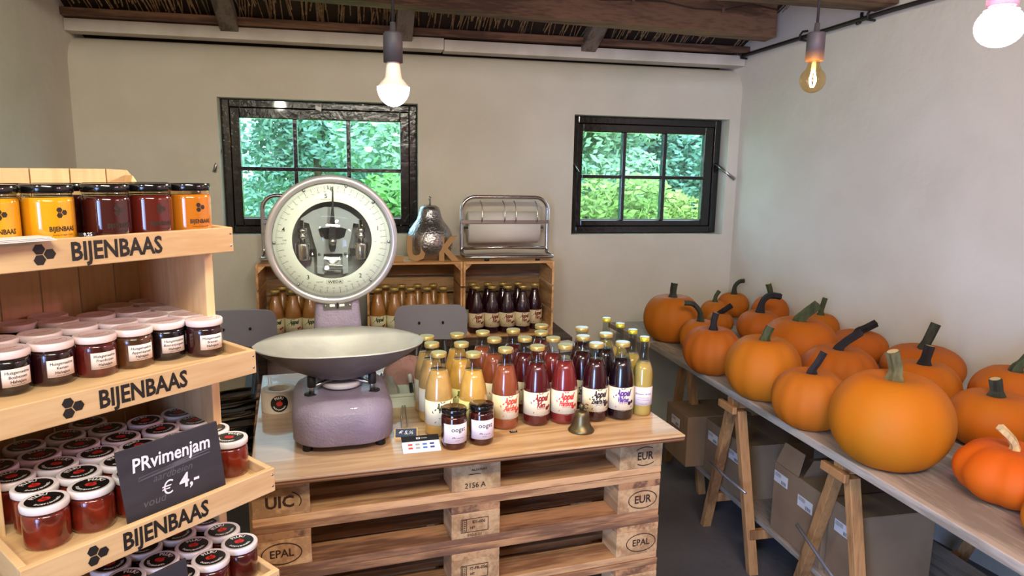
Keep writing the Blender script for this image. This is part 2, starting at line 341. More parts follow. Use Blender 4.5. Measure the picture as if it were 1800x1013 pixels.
for i, (x, lb) in enumerate(trees_far):
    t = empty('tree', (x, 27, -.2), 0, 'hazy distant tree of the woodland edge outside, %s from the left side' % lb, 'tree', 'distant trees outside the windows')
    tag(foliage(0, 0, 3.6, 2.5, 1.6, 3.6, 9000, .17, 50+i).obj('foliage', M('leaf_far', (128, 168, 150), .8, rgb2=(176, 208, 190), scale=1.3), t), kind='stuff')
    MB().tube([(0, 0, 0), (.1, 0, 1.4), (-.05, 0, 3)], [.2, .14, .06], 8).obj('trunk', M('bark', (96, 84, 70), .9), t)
bushes = [(-3.3, 11.5, 1.7, (150, 175, 70), 'low yellow green bush seen low in the left window'), (.9, 11, 1.6, (112, 165, 76), 'low green bush seen low in the right panes of the left window'),
          (4.5, 12.5, 1.7, (150, 180, 84), 'rounded light green bush seen low left in the right window'), (6.0, 14, 1.5, (170, 190, 90), 'yellowish bush seen low middle in the right window')]
for i, (x, y, h, c1, lb) in enumerate(bushes):
    t = empty('bush', (x, y, -.2), 0, lb, 'bush', 'bushes outside the windows')
    tag(foliage(0, 0, h*.5, 1.2, .8, h*.5, 3500, .09, 20+i).obj('foliage', M('bush_%d' % i, c1, .7, rgb2=tuple(int(v*.7) for v in c1), scale=3), t), kind='stuff')
    MB().tube([(0, 0, 0), (.04, 0, .4), (0, 0, .8)], [.04, .03, .015], 6).obj('stem', M('bark', (96, 84, 70), .9), t)
# ---------------------------------------------------------------- pendants
def pendant(name, x, y, zs0, zs1, zb, r, kind, label, ztop):
    t = empty(name, (x, y, zs1), 0, label, 'lamp', 'pendant lamps hanging over the shop'); L = lambda z: z-zs1
    MB().lathe([(.006, L(zs1)+.022), (.007, L(zs1)+.002), (.019, L(zs1)), (.0215, L(zs1)-.004), (.0215, L(zs0))], 24).obj('socket', M('socket_grey', (62, 58, 60), .55), t)
    b = MB(); n = 10
    b.tube([(.012*math.sin(i*.5)*(i/n), .01*math.sin(i*.3)*(i/n), .02+(ztop-zs1-.02)*i/n) for i in range(n+1)], .0035, 6).obj('cord', M('cord_black', (26, 24, 25), .7), t)
    z0, z1 = L(zs0), L(zb); H = z0-z1
    if kind == 'led':
        MB().lathe([(.014, z0), (.016, z0-.012), (.019, z0-H*.35), (r*.92, z0-H*.52), (r, z0-H*.56)], 28).obj('bulb_neck', M('bulb_white', (240, 225, 200), .4), t)
        d = H*.44
        MB().lathe([(r, z0-H*.56)]+[(r*math.cos(R(a)), z0-H*.56-d*math.sin(R(a))) for a in range(10, 90, 10)]+[(.002, z1)], 28).obj('bulb_globe', M('led_glow', (255, 255, 245), .4, emit=((255, 253, 232), LED_STRENGTH)), t)
    elif kind == 'amber':
        cz = z1+r; MB().lathe([(.013, z0), (.015, z0-.012)]+[(r*math.sin(R(a)), cz+r*math.cos(R(a))) for a in range(38, 176, 12)]+[(.002, z1)], 28).obj('bulb_globe', clear_glass('amber_glass', (255, 236, 200), .9, .02), t)
        MB().lathe([(.005, z0), (.006, z0-.02), (.002, z0-.028)], 10).obj('filament_stem', M('bulb_white', (240, 225, 200), .4), t)
        f = MB()
        for k in range(4):
            a = k*PI/2+.4; f.tube([(.004*math.cos(a), .004*math.sin(a), z0-.024), (.009*math.cos(a), .009*math.sin(a), cz-.004), (.003*math.cos(a), .003*math.sin(a), cz-.017)], .0011, 5)
        f.obj('filament', M('filament_glow', (255, 170, 70), .5, emit=((255, 178, 90), AMBER_STRENGTH)), t)
    else:
        cz = z1+r*.9
        MB().lathe([(.014, z0+.004), (.016, z0-.004), (.024, cz+r*.72)], 24).obj('bulb_neck', M('bulb_white', (240, 225, 200), .4), t)
        MB().lathe([(r*math.sin(R(a)), cz+r*.9*math.cos(R(a))) for a in range(30, 176, 10)]+[(.002, z1)], 28).obj('bulb_globe', M('pink_glow', (255, 170, 235), .3, emit=((255, 165, 195), PINK_STRENGTH)), t)
    return t
pendant('pendant_lamp', .076, 1.65, 1.879, 1.943, 1.783, .036, 'led', 'bright white half-dome bulb hanging from a grey socket above the scale', 3.3)
pendant('pendant_lamp', 1.10, 1.60, 1.923, 1.990, 1.846, .031, 'amber', 'clear filament bulb glowing orange on a thin black cord', 3.3)
pendant('pendant_lamp', .969, .95, 1.907, 1.97, 1.846, .034, 'pink', 'glowing pink bulb in the top right corner', 3.5)

# ---------------------------------------------------------------- pallets and the counter top
PW = [wood('pallet_a', (204, 158, 110), (142, 98, 64), ax, .75, 16) for ax in 'XY']
PW2 = [wood('pallet_b', (186, 136, 92), (116, 80, 56), ax, .78, 20) for ax in 'XY']
PB = wood('pallet_block', (206, 166, 118), (168, 126, 84), 'Y', .8, 22)
burn = M('burnt_mark', (62, 34, 24), .8)
def ellipse_ring(w, h, t=.0028, n=40):
    vs = []
    for i in range(n):
        a = 2*PI*i/n
        vs += [((w)*math.cos(a), h*math.sin(a), 0), ((w-t)*math.cos(a), (h-t)*math.sin(a), 0)]
    return MB().add(vs, [(2*i, 2*((i+1) % n), 2*((i+1) % n)+1, 2*i+1) for i in range(n)])
def join(*ms):
    o = MB()
    for m in ms: o.add(m.v, m.f)
    return o
def shift(m, dx, dy): return m.map(lambda v: (v.x+dx, v.y+dy, v.z))
def frame_rect(w, h, t=.0018):
    a, b_ = w/2, h/2
    return MB().add([(-a, -b_, 0), (a, -b_, 0), (a, b_, 0), (-a, b_, 0), (-a+t, -b_+t, 0), (a-t, -b_+t, 0), (a-t, b_-t, 0), (-a+t, b_-t, 0)], [(0, 1, 5, 4), (1, 2, 6, 5), (2, 3, 7, 6), (3, 0, 4, 7)])
def stamp(kind):
    if kind == 'EUR': return join(text('EUR', .036, .02, 0, .9), ellipse_ring(.05, .03))
    if kind == 'EPAL': return join(text('EPAL', .031, .015, 0, .92), ellipse_ring(.052, .031))
    if kind == 'EURopen': return join(text('EUR', .036, .02, 0, .85), MB().add([v for v in ellipse_ring(.045, .031).v], [f for i, f in enumerate(ellipse_ring(.045, .031).f) if 5 < i < 15 or 25 < i < 35]))
    if kind == 'UIC': return join(text('UIC', .044, .03, 0, 1), MB().add(ellipse_ring(.055, .034).v, [f for i, f in enumerate(ellipse_ring(.055, .034).f) if i < 6 or i > 36]))
    if kind == 'num': return join(shift(text('2156 A', .022, .01, 0, .95), 0, -.022), shift(text('NL0470M7', .010, 0), .012, .024), shift(MB().box((-.02, 0, -.0002), (.016, .0018, .0002)), .0, .011))
    ic = join(frame_rect(.014, .036), *[shift(MB().box((-.003, 0, -.0001), (.003, .002, .0001)), 0, -.014+.006*i) for i in range(5)])
    l1, l2, l3 = (('BY-006', 'HT', '010-2-11') if kind == 'ippc1' else ('IT-FR-056', 'HT', '1058020  8524'))
    return join(frame_rect(.082, .042), shift(ic, -.030, 0), shift(text(l1, .013, .02), .012, .009), shift(text(l2, .011, .02), -.006, -.008), shift(text(l3, .012, .02), 0, -.030))
PALX, PALY, PALR = -.291, 1.7776, .1123
marks = {5: [('UIC', 0), ('num', 1), ('EURopen', 2)], 4: [('EPAL', 0), ('ippc1', 1), ('EUR', 2)], 3: [('EPAL', 0), ('ippc2', 1), ('EPAL', 2)], 2: [('EPAL', 0), ('ippc2', 1), ('EUR', 2)], 1: [('EPAL', 0), ('ippc1', 1), ('EUR', 2)], 0: [('EPAL', 0), ('ippc2', 1), ('EUR', 2)]}
STAMP = {}
names = ['bottom pallet resting on the concrete floor', 'second pallet up in the counter stack', 'third pallet up in the counter stack', 'fourth pallet up in the counter stack, stamped EPAL at both ends', 'fifth pallet up, stamped EUR in an oval at its right block', 'topmost pallet directly under the plywood counter top']
for k in range(6):
    p = empty('pallet', (PALX, PALY, k*.144), PALR+(random.uniform(-.004, .004) if k < 5 else 0), 'worn wooden '+names[k], 'pallet', 'wooden pallets stacked as the counter')
    mA, mB_ = (PW, PW2)[k % 2], (PW2, PW)[k % 2]
    for i, (yc, w) in enumerate(((.0725, .145), (.2365, .1), (.4, .145), (.5635, .1), (.7275, .145))):
        MB().box((0, yc-w/2, .122), (1.2, yc+w/2, .1435), .0012).obj('deck_board', mA[0], p, bevel=.002)
    for i, xc in enumerate((.0725, .6, 1.1275)):
        MB().box((xc-.0725, .0, .1), (xc+.0725, .8, .122), .001).obj('stringer_board', mB_[1], p, bevel=.0015)
    for i, yc in enumerate((.05, .4, .75)):
        MB().box((0, yc-.05, .0005), (1.2, yc+.05, .022), .0012).obj('bottom_board', mB_[0], p, bevel=.002)
        for j, xc in enumerate((.0725, .6, 1.1275)):
            bl = MB().box((xc-.0725, yc-.05, .022), (xc+.0725, yc+.05, .1), .0008).obj('block', PB, p, bevel=.002)
            if i == 0:
                for kd, jj in marks[k]:
                    if jj == j:
                        if kd not in STAMP: STAMP[kd] = stamp(kd)
                        ms = MB(); ms.add(STAMP[kd].v, STAMP[kd].f); dx = .012 if j == 2 else -.004
                        face_front(ms, xc+dx, -.0018, .061).obj('burnt_stamp', burn, bl)
ply = empty('counter_top', (-.282, 1.695, .864), R(5.3), 'worn plywood sheet counter top on the pallets', 'counter')
pm = wood('plywood', (220, 182, 132), (192, 148, 98), 'X', .42, 58, bump=.04)
def bleach(m):
    nt = m.node_tree; b = nt.nodes['Principled BSDF']; L = nt.links.new; src = b.inputs['Base Color'].links[0].from_socket
    tc = nt.nodes.new('ShaderNodeTexCoord'); sp = nt.nodes.new('ShaderNodeSeparateXYZ'); L(tc.outputs['Object'], sp.inputs[0])
    n = nt.nodes.new('ShaderNodeTexNoise'); n.inputs['Scale'].default_value = 4; n.inputs['Detail'].default_value = 4; L(tc.outputs['Object'], n.inputs['Vector'])
    a = nt.nodes.new('ShaderNodeMath'); a.operation = 'MULTIPLY_ADD'; a.inputs[1].default_value = -.55; L(n.outputs[0], a.inputs[0]); L(sp.outputs[0], a.inputs[2])
    r = nt.nodes.new('ShaderNodeMapRange'); r.inputs[1].default_value = -.30; r.inputs[2].default_value = .30; r.inputs[3].default_value = .75; r.inputs[4].default_value = 0; L(a.outputs[0], r.inputs[0])
    mx = nt.nodes.new('ShaderNodeMix'); mx.data_type = 'RGBA'; L(r.outputs[0], mx.inputs[0]); L(src, mx.inputs[6]); mx.inputs[7].default_value = lin((172, 152, 138)); L(mx.outputs[2], b.inputs['Base Color'])
bleach(pm); MATS['plywoodX'].node_tree.nodes['Principled BSDF'].inputs['Coat Weight'].default_value = .15
MB().box((0, 0, .0122), (1.209, .93, .018)).obj('top_veneer', pm, ply, bevel=.001)
for i, (za, zb_) in enumerate(((.0082, .0122), (.0041, .0082), (.0003, .0041))):
    MB().box((.0005, .0008*(i+1), za), (1.208, .929, zb_)).obj('ply_layer', M('ply_%d' % (i % 2), ((98, 62, 38), (150, 104, 66))[i % 2], .7), ply)
ZC = .882

# ---------------------------------------------------------------- bottles
def arc_label(r, z0, z1, half): return patch(r, z0, z1, -half, half)
BP = [(.034, .0), (.0395, .004), (.0405, .012), (.0405, .112), (.0395, .125), (.0365, .145), (.030, .170), (.0235, .192), (.0195, .207), (.0185, .214)]
def leaf_shape(cx, cy, a, l):
    ca, sa = math.cos(a), math.sin(a)
    return MB().add([(cx+ca*u-sa*v, cy+sa*u+ca*v, 0) for u, v in ((-l, 0), (-l*.3, l*.34), (l*.4, l*.28), (l, 0), (l*.4, -l*.22), (-l*.3, -l*.24))], [tuple(range(6))])
JUICE = {}
def juice_proto(key, juice, w1_, w2_, lc, fruit, cap_top, cream=(238, 226, 190), fill=8):
    t = empty('juice_bottle', (0, 0, 0))
    MB().lathe(BP[:fill], 32).obj('juice', M('juice_'+key, juice, .25, coat=1, sss=.0, rgb2=tuple(int(v*.86) for v in juice), scale=18), t)
    nk = BP[fill-1:]+[(.0185, .222), (.0205, .226), (.0205, .232)]
    MB().lathe(nk, 28).open().obj('glass_neck', clear_glass('bottle_glass', (226, 230, 226), 1.6, .03), t)
    MB().lathe([(.0215, .229), (.0228, .2305), (.0228, .240), (.0218, .2425)], 28).obj('cap', gold, t)
    cp = t.children[-1]
    disc(.0205, 24).map(lambda v: (v.x, v.y, .2428)).obj('cap_top', M('cap_'+cap_top[0], cap_top[1], .3, .4), cp)
    lb = arc_label(.0409, .034, .106, 1.75).obj('label', M('label_'+key, cream, .7), t)
    ft = M('ink_'+key, lc, .6)
    tt = join(shift(text(w1_, .029, .045, .35, .74, .92), 0, .019))
    if w2_: tt = join(tt, shift(text(w2_, .022, .05, .35, .66 if len(w2_) < 8 else .54, .92), 0, -.003))
    tt = join(tt, shift(text('PUUR SAP', .0055), 0, -.014), leaf_shape(.004, .033, .6, .005), leaf_shape(-.004, .033, 2.5, .005), leaf_shape(-.03, .004, 2.0, .005), leaf_shape(.03, -.026, .5, .005), leaf_shape(-.022, -.026, 1.0, .004))
    wrap(tt, .0415, .070).obj('lettering', ft, lb)
    fr = join(shift(disc(.0062, 14), .022, -.014), shift(disc(.0055, 14), .032, -.010))
    wrap(fr, .0416, .070).obj('fruit_print', M('fruit_'+key, fruit, .6), lb)
    wrap(shift(disc(.015, 24, .0144), .002, -.024), .0415, .070).obj('seal_print', M('seal', (190, 176, 140), .7), lb)
    index(t); JUICE[key] = t; return t
green = (74, 96, 40)
juice_proto('apple', (200, 158, 88), 'Appel', '', (52, 60, 30), (172, 46, 30), ('green', (196, 206, 160)))
juice_proto('pear', (216, 166, 76), 'Appel', 'Peer', (110, 124, 30), (160, 170, 50), ('green', (196, 206, 160)), (226, 222, 150))
juice_proto('strawberry', (150, 76, 44), 'Appel', 'Aardbei', (214, 84, 60), (200, 60, 40), ('green', (196, 206, 160)))
juice_proto('cherry', (84, 18, 22), 'Appel', 'Kers', (150, 36, 40), (120, 20, 24), ('green', (196, 206, 160)))
juice_proto('raspberry', (126, 36, 34), 'Appel', 'Framboos', (206, 56, 50), (200, 50, 40), ('green', (196, 206, 160)))
juice_proto('currant', (52, 10, 18), 'Appel', 'Zwarte bes', (44, 30, 38), (40, 20, 36), ('pale', (224, 224, 226)))
juice_proto('elderberry', (24, 8, 18), 'Appel', 'Vlierbes', (98, 60, 138), (40, 24, 60), ('pale', (224, 224, 226)))
juice_proto('crate_apple', (176, 120, 52), 'Appel', '', (52, 72, 28), (170, 40, 30), ('gold', (200, 176, 110)), (226, 222, 180), fill=10)
juice_proto('crate_cherry', (46, 12, 26), 'Appel', 'Kers', (120, 30, 36), (90, 20, 30), ('gold', (200, 176, 110)), (228, 212, 170), fill=10)
USED = set()
def bottle(key, x, y, z, rz, label, group, cat='bottle'):
    pr = JUICE[key]
    if key in USED: o = copy_tree(pr)
    else: o = pr; USED.add(key)
    o.location = (x, y, z); o.rotation_euler = (0, 0, rz); tag(o, label, cat, group); return o
fl = {'apple': 'pale yellow apple juice', 'pear': 'golden apple pear juice', 'strawberry': 'orange strawberry apple juice', 'cherry': 'dark red cherry apple juice', 'raspberry': 'bright red raspberry apple juice', 'currant': 'dark purple blackcurrant juice', 'elderberry': 'near-black elderberry juice'}
cols = {'apple': [(.210, 1.953), (.201, 2.066), (.195, 2.159)], 'pear': [(.308, 1.935), (.290, 2.055), (.293, 2.175)], 'strawberry': [(.411, 1.972), (.400, 2.096), (.380, 2.195)],
        'cherry': [(.512, 1.985), (.498, 2.095), (.485, 2.209)], 'raspberry': [(.599, 1.986), (.587, 2.080), (.570, 2.167), (.595, 2.262)], 'currant': [(.700, 1.989), (.688, 2.085), (.722, 2.205)], 'elderberry': [(.786, 1.990), (.774, 2.110)]}
for key, L in cols.items():
    for i, (x, y) in enumerate(L):
        key2 = key
        pos = ['front bottle of its column on the counter', 'second from the front in its column', 'third from the front in its column', 'rearmost of its column'][i]
        cl = {'apple': '', 'pear': '', 'strawberry': '', 'cherry': '', 'raspberry': '', 'currant': '', 'elderberry': ''}[key]
        bottle(key2, x, y, ZC, -math.atan2(x, y)*.6+{'apple': .25, 'pear': .05, 'strawberry': .35, 'cherry': .25, 'raspberry': .1, 'currant': .25, 'elderberry': .05}[key], 'bottle of %s, %s' % (fl[key], pos), 'juice bottles on the counter')
# slim syrup bottles
SB = [(.027, 0), (.0305, .004), (.0312, .012), (.0312, .132), (.029, .150), (.021, .170), (.0145, .186), (.0128, .2), (.0124, .24), (.0145, .243), (.0145, .247)]
def syrup():
    t = empty('syrup_bottle')
    MB().lathe([(r*.985, z) for r, z in SB[:6]], 28).obj('syrup', M('syrup', (228, 192, 104), .12, coat=1), t)
    MB().lathe(SB, 28).open().obj('glass', clear_glass('bottle_glass', (226, 230, 226), 1.6, .03), t)
    cp = MB().lathe([(.0146, .238), (.0152, .2395), (.0152, .252)], 24).obj('cap', M('yellow_cap', (214, 196, 60), .3, .5), t)
    disc(.0148, 20).map(lambda v: (v.x, v.y, .2523)).obj('cap_top', M('cap_pale', (224, 224, 226), .3, .4), cp)
    lb = arc_label(.0316, .035, .095, 1.5).obj('label', M('label_white', (234, 222, 218), .7), t)
    wrap(join(shift(text('Bloesem Siroop', .0085, .01, .2), .0, .008), shift(text('ambachtelijk bereid', .0045), 0, -.004), shift(text('500 ml - koel bewaren', .0042), 0, -.011), shift(text('natuurlijk product', .004), 0, -.024)), .0321, .065).obj('lettering', ink, lb)
    index(t); return t
sy = syrup()
for i, (x, y) in enumerate(((.865, 2.007), (.866, 2.109), (.858, 2.204), (.842, 2.296))):
    o = sy if i == 0 else copy_tree(sy)
    o.location = (x, y, ZC); o.rotation_euler = (0, 0, -.25); tag(o, 'slim clear bottle of golden syrup with yellow cap, %s of the right-end column' % ['front', 'second', 'third', 'rearmost'][i], 'bottle', 'syrup bottles at the counter end')

# ---------------------------------------------------------------- jars
jar_prof = [(.029, 0), (.0322, .004), (.033, .010), (.033, .048), (.0325, .054), (.0305, .058)]
def disc_print(white):       # ring of lettering round an apple, on a lid
    out = MB()
    for s, a0, sgn, sz in (('PLUK!', 90, 1, .0115), ('SNOEPJEWINKEL', 270, -1, .0062)):
        n = len(s); step = (17 if sgn > 0 else 10.5)
        for i, ch in enumerate(s):
            if ch == ' ': continue
            m = text(ch, sz, .03); a = R(a0+sgn*step*((n-1)/2-i)); rr = .0195
            for v in m.v: pass
            rot = a-PI/2 if sgn > 0 else a+PI/2
            m.map(lambda v: (v.x*math.cos(rot)-v.y*math.sin(rot)+rr*math.cos(a), v.x*math.sin(rot)+v.y*math.cos(rot)+rr*math.sin(a), 0))
            out.add(m.v, m.f)
    return out
RING = disc_print(True)
def apple_shape(s): return join(shift(disc(s, 14), -s*.35, 0), shift(disc(s, 14), s*.35, 0), leaf_shape(s*.3, s*1.3, .9, s*.6))
def jar_proto(key, jam, lid, top):
    t = empty('jam_jar')
    MB().lathe(jar_prof, 28).obj('jam', M('jam_'+key, jam, .22, coat=1, rgb2=tuple(int(v*.62) for v in jam), scale=38), t)
    MB().lathe([(.0305, .058), (.0305, .063)], 24).open().obj('glass_rim', clear_glass('bottle_glass', (226, 230, 226), 1.6, .03), t)
    l = MB().lathe([(.0325, .0605), (.0340, .062), (.0343, .0705), (.033, .0728), (.0315, .0733), (.0290, .0724)], 36).obj('lid', lid, t)
    if top == 'pluk':
        disc(.0268, 28).map(lambda v: (v.x, v.y, .0727)).obj('lid_print', M('print_black', (20, 19, 20), .35, coat=.4), l)
        MB().add(RING.v, RING.f).map(lambda v: (v.x, v.y, .0730)).obj('lettering', white_print, l)
        apple_shape(.0066).map(lambda v: (v.x, v.y, .0731)).obj('apple_print', M('print_red', (206, 52, 44), .4), l)
    elif top == 'pink':
        join(disc(.024, 28, .0234), shift(text('HALVAJAM', .0078, .02), 0, 0), shift(text('streekproduct', .004), 0, .009), shift(text('puur en lekker', .004), 0, -.009)).map(lambda v: (v.x, v.y, .0727)).obj('lettering', M('print_pink', (206, 120, 112), .5), l)
    index(t); return t
white_lid = M('white_lid', (232, 222, 224), .28, coat=.3)
PJ = {'plum': jar_proto('plum', (132, 38, 22), white_lid, 'pluk'), 'dark': jar_proto('dark', (88, 20, 20), white_lid, 'pluk')}
a44 = R(44); UU = Vector((math.cos(a44), math.sin(a44), 0)); VV = Vector((-math.sin(a44), math.cos(a44), 0))
def SW(s, n, z): return UU*s + VV*(-n) + Vector((0, 0, z))
T2 = [(0.453, -1.283), (0.52, -1.284), (0.587, -1.276), (0.654, -1.278), (0.72, -1.282), (0.778, -1.247), (0.468, -1.364), (0.535, -1.36), (0.601, -1.368), (0.664, -1.345), (0.73, -1.354), (0.785, -1.314), (0.543, -1.474), (0.601, -1.442), (0.668, -1.439), (0.734, -1.427), (0.792, -1.381), (0.61, -1.505), (0.738, -1.5), (0.798, -1.447), (0.805, -1.505)]
T3 = [(0.447, -1.179), (0.515, -1.175), (0.46, -1.245), (0.527, -1.241), (0.52, -1.308), (0.453, -1.312), (0.454, -1.379), (0.521, -1.375), (0.587, -1.302), (0.587, -1.369), (0.523, -1.442), (0.592, -1.436), (0.65, -1.343), (0.658, -1.41), (0.652, -1.476), (0.725, -1.392), (0.718, -1.323), (0.792, -1.385), (0.785, -1.315), (0.778, -1.244), (0.771, -1.174), (0.649, -1.276), (0.712, -1.253), (0.594, -1.234), (.583, -1.168)]
T4 = [(0.783, -1.29), (0.776, -1.223), (0.769, -1.156), (0.709, -1.216), (0.702, -1.149), (0.716, -1.283), (0.649, -1.29), (0.642, -1.219), (0.583, -1.281), (0.575, -1.214), (0.636, -1.144)]
Z1, Z2, Z3, Z4 = 1.507, 1.277, 1.050, .837
def rows(L, groups, z, proto, desc, grp):
    for gname, ids in groups:
        ids = sorted(ids, key=lambda i: L[i][0]); n = len(ids)
        for k, i in enumerate(ids):
            pos = 'leftmost' if k == 0 else ('rightmost' if k == n-1 else ORD[k]+' from the left')
            o = proto if not proto.get('label') else copy_tree(proto)
            o.location = SW(L[i][0], L[i][1], z); o.rotation_euler = (0, 0, random.uniform(-.5, .9))
            tag(o, ('%s, %s, %s' % (desc, gname, pos)).replace('of the tray with the large chalkboard', 'of the chalkboard tray').replace('from the left', 'from left'), 'jar', grp)
rows(T3, [('front row of the tray with the large chalkboard', [0, 1, 24, 20]), ('second row of the tray with the large chalkboard', [2, 3, 23, 21, 22, 19]), ('third row of the tray with the large chalkboard', [5, 4, 8, 12, 16, 18]), ('fourth row of the tray with the large chalkboard', [6, 7, 9, 13, 15, 17]), ('back row of the tray with the large chalkboard', [10, 11, 14])],
     Z3, PJ['plum'], 'plum jam jar', 'plum jam jars on the third tray')
rows(T4, [('front row of the lowest tray', [10, 4, 2]), ('middle row of the lowest tray', [9, 7, 3, 1]), ('back row of the lowest tray', [8, 6, 5, 0])], Z4, PJ['dark'], 'dark red jam jar', 'jam jars on the lowest tray')
pink_lid = M('pink_white_lid', (230, 212, 214), .3, coat=.3)
kinds = [('bosbes', (22, 10, 16), 'Bosbessen'), ('kers', (44, 10, 14), 'Kersen'), ('framboos', (96, 24, 22), 'Frambozen'), ('kaneel', (96, 56, 28), 'Appel-kaneel'), ('braam', (20, 9, 14), 'Boerenjongens'), ('braam2', (52, 14, 20), 'Bramen')]
JK = []
for kk, jam, w in kinds:
    t = jar_proto(kk, jam, pink_lid, 'pink')
    lb = patch(.0333, .016, .045, -.68, .68).obj('label', M('label_jar', (228, 214, 210), .7), t)
    wrap(join(shift(text('Huisgemaakte', .0066, .02, .1), 0, .008), shift(text(w, .0066, .02, .1), 0, .0005), shift(text('Halvajam', .0066, .02, .1), 0, -.007), shift(text('bereid met liefde', .0028), 0, -.012)), .0338, .0305).obj('lettering', ink, lb)
    KIDS.clear() if False else index(t); JK.append(t)
seen = set()
lbls = ['blackish', 'dark cherry', 'red raspberry', 'brown apple cinnamon', 'black bramble', 'maroon blackberry']
for gname, ids in (('front row of the second tray', [0, 1, 2, 3, 4, 5]), ('second row of the second tray', [6, 7, 8, 9, 10, 11]), ('third row of the second tray', [12, 13, 14, 15, 16]), ('back row of the second tray', [17, 18, 19, 20])):
    ids = sorted(ids, key=lambda i: T2[i][0])
    for k, i in enumerate(ids):
        kd = k if gname.startswith('front') else (k+1) % 6
        src = JK[kd]; o = src if kd not in seen else copy_tree(src); seen.add(kd)
        o.location = SW(T2[i][0], T2[i][1], Z2); d = SW(T2[i][0], T2[i][1], 0); o.rotation_euler = (0, 0, -math.atan2(d.x, d.y)+.42)
        pos = 'leftmost' if k == 0 else ('rightmost' if k == len(ids)-1 else ORD[k]+' from the left')
        tag(o, ('%s jam jar, %s, %s' % (lbls[kd], gname, pos)) if gname.startswith('front') else 'jam jar with greyish pink lid, %s, %s' % (gname, pos), 'jar', 'halva jam jars on the second tray')
# honey jars on top tray
black_lid = M('black_lid', (16, 14, 16), .16, coat=.6)
def honey(key, c, dark):
    t = empty('honey_jar')
    MB().lathe([(.033, 0), (.0362, .004), (.0368, .012), (.0368, .078), (.036, .085)], 32).obj('honey', M('honey_'+key, c, .1, coat=1, rgb2=tuple(int(v*.9) for v in c), scale=10), t)
    MB().lathe([(.036, .085), (.0345, .092), (.0345, .094)], 28).open().obj('glass_rim', clear_glass('bottle_glass', (226, 230, 226), 1.6, .03), t)
    MB().lathe([(.036, .0915), (.0372, .093), (.0372, .1035), (.036, .105)], 32).obj('lid', black_lid, t)
    h = join(hexagon(-.0055, .004, .0045), hexagon(-.0055, -.0045, .0045), hexagon(.0022, -.0002, .0045))
    wrap(join(shift(h, .002, .016), shift(text('BIJENBAAS', .0105, .03, 0, .8), 0, -.010), shift(text('honing uit eigen streek', .0034), 0, -.019)), .0372, .046).obj('printed_logo', M('honey_ink', (44, 32, 18) if not dark else (20, 8, 8), .5), t)
    index(t); return t
hj = {'yellow': honey('yellow', (232, 158, 24), 0), 'darkred': honey('darkred', (64, 20, 18), 1), 'red': honey('red', (90, 26, 18), 1), 'amber': honey('amber', (196, 112, 24), 0)}
HS = [(.437, -1.237, 'yellow', 'yellow honey jar cut off by the left picture edge, top tray'), (.516, -1.237, 'yellow', 'opaque yellow honey jar, first whole one on the top tray'), (.606, -1.237, 'darkred', 'dark brown honey jar in the middle of the top tray front row'),
      (.681, -1.237, 'red', 'reddish brown honey jar, second from the right end of the top tray'), (.757, -1.237, 'amber', 'amber honey jar at the right end of the top tray'),
      (.565, -1.312, 'darkred', 'dark honey jar in the back row, between the yellow and brown jars'), (.645, -1.314, 'red', 'dark honey jar in the back row behind the two brown jars'), (.722, -1.314, 'darkred', 'dark honey jar in the back row behind the amber jar'), (.485, -1.314, 'amber', 'honey jar in the back row behind the yellow jars')]
hs = set()
for s, n, k, lb in HS:
    o = hj[k] if k not in hs else copy_tree(hj[k]); hs.add(k)
    o.location = SW(s, n, Z1); d = SW(s, n, 0); o.rotation_euler = (0, 0, -math.atan2(d.x, d.y)+(.5 if s > .5 else .35)); tag(o, lb, 'jar', 'honey jars on the top tray')

# ---------------------------------------------------------------- display stand
SP = [wood('spruce', (218, 182, 134), (202, 160, 112), ax, .5, 15) for ax in 'XYZ']
st = empty('display_stand', tuple(SW(.6, -1.3, 0)), a44, 'tiered pine display stand with four stepped trays of jars', 'display stand')
def SL_(m):       # stand coordinates (s, -n, z) -> local, with the slight splay of the sides
    return m.map(lambda v: (v.x-.6+.09*(v.y-1.085), v.y-1.3, v.z))
sL, sR = .372, .806
for a_, b_ in ((sL+.012, sL+.03), (sR-.03, sR-.012)):
    SL_(MB().box((a_, 1.255, 0), (b_, 1.553, 1.60))).obj('side_panel', SP[2], st, bevel=.0015)
    pass
xs = [sL+.03-.035, .435, .5065, .579, .652, .7235, .790]
for i in range(6):
    m = MB()
    if i == 5: m.prism([(xs[i]+.0012, .02), (xs[i+1]-.001, .02), (xs[i+1]-.001, 1.605), (xs[i+1]-.022, 1.632), (xs[i]+.0012, 1.634)], 1.553, 1.565, 'XZ')
    else: m.box((xs[i]+.0012, 1.553, .02), (xs[i+1]-.0012, 1.565, 1.634))
    m.map(lambda v: (v.x-.03*0, v.y, v.z)); SL_(m).obj('back_plank', SP[2], st, bevel=.001)
SL_(MB().prism([(.742, 1.54), (.776, 1.54), (.776, 1.60), (.762, 1.622)], 1.515, 1.5525, 'XZ')).obj('corner_block', SP[2], st, bevel=.001)
logo = join(hexagon(-.0085, .0065, .0078), hexagon(-.0085, -.0075, .0078), hexagon(.0055, -.0005, .0078))
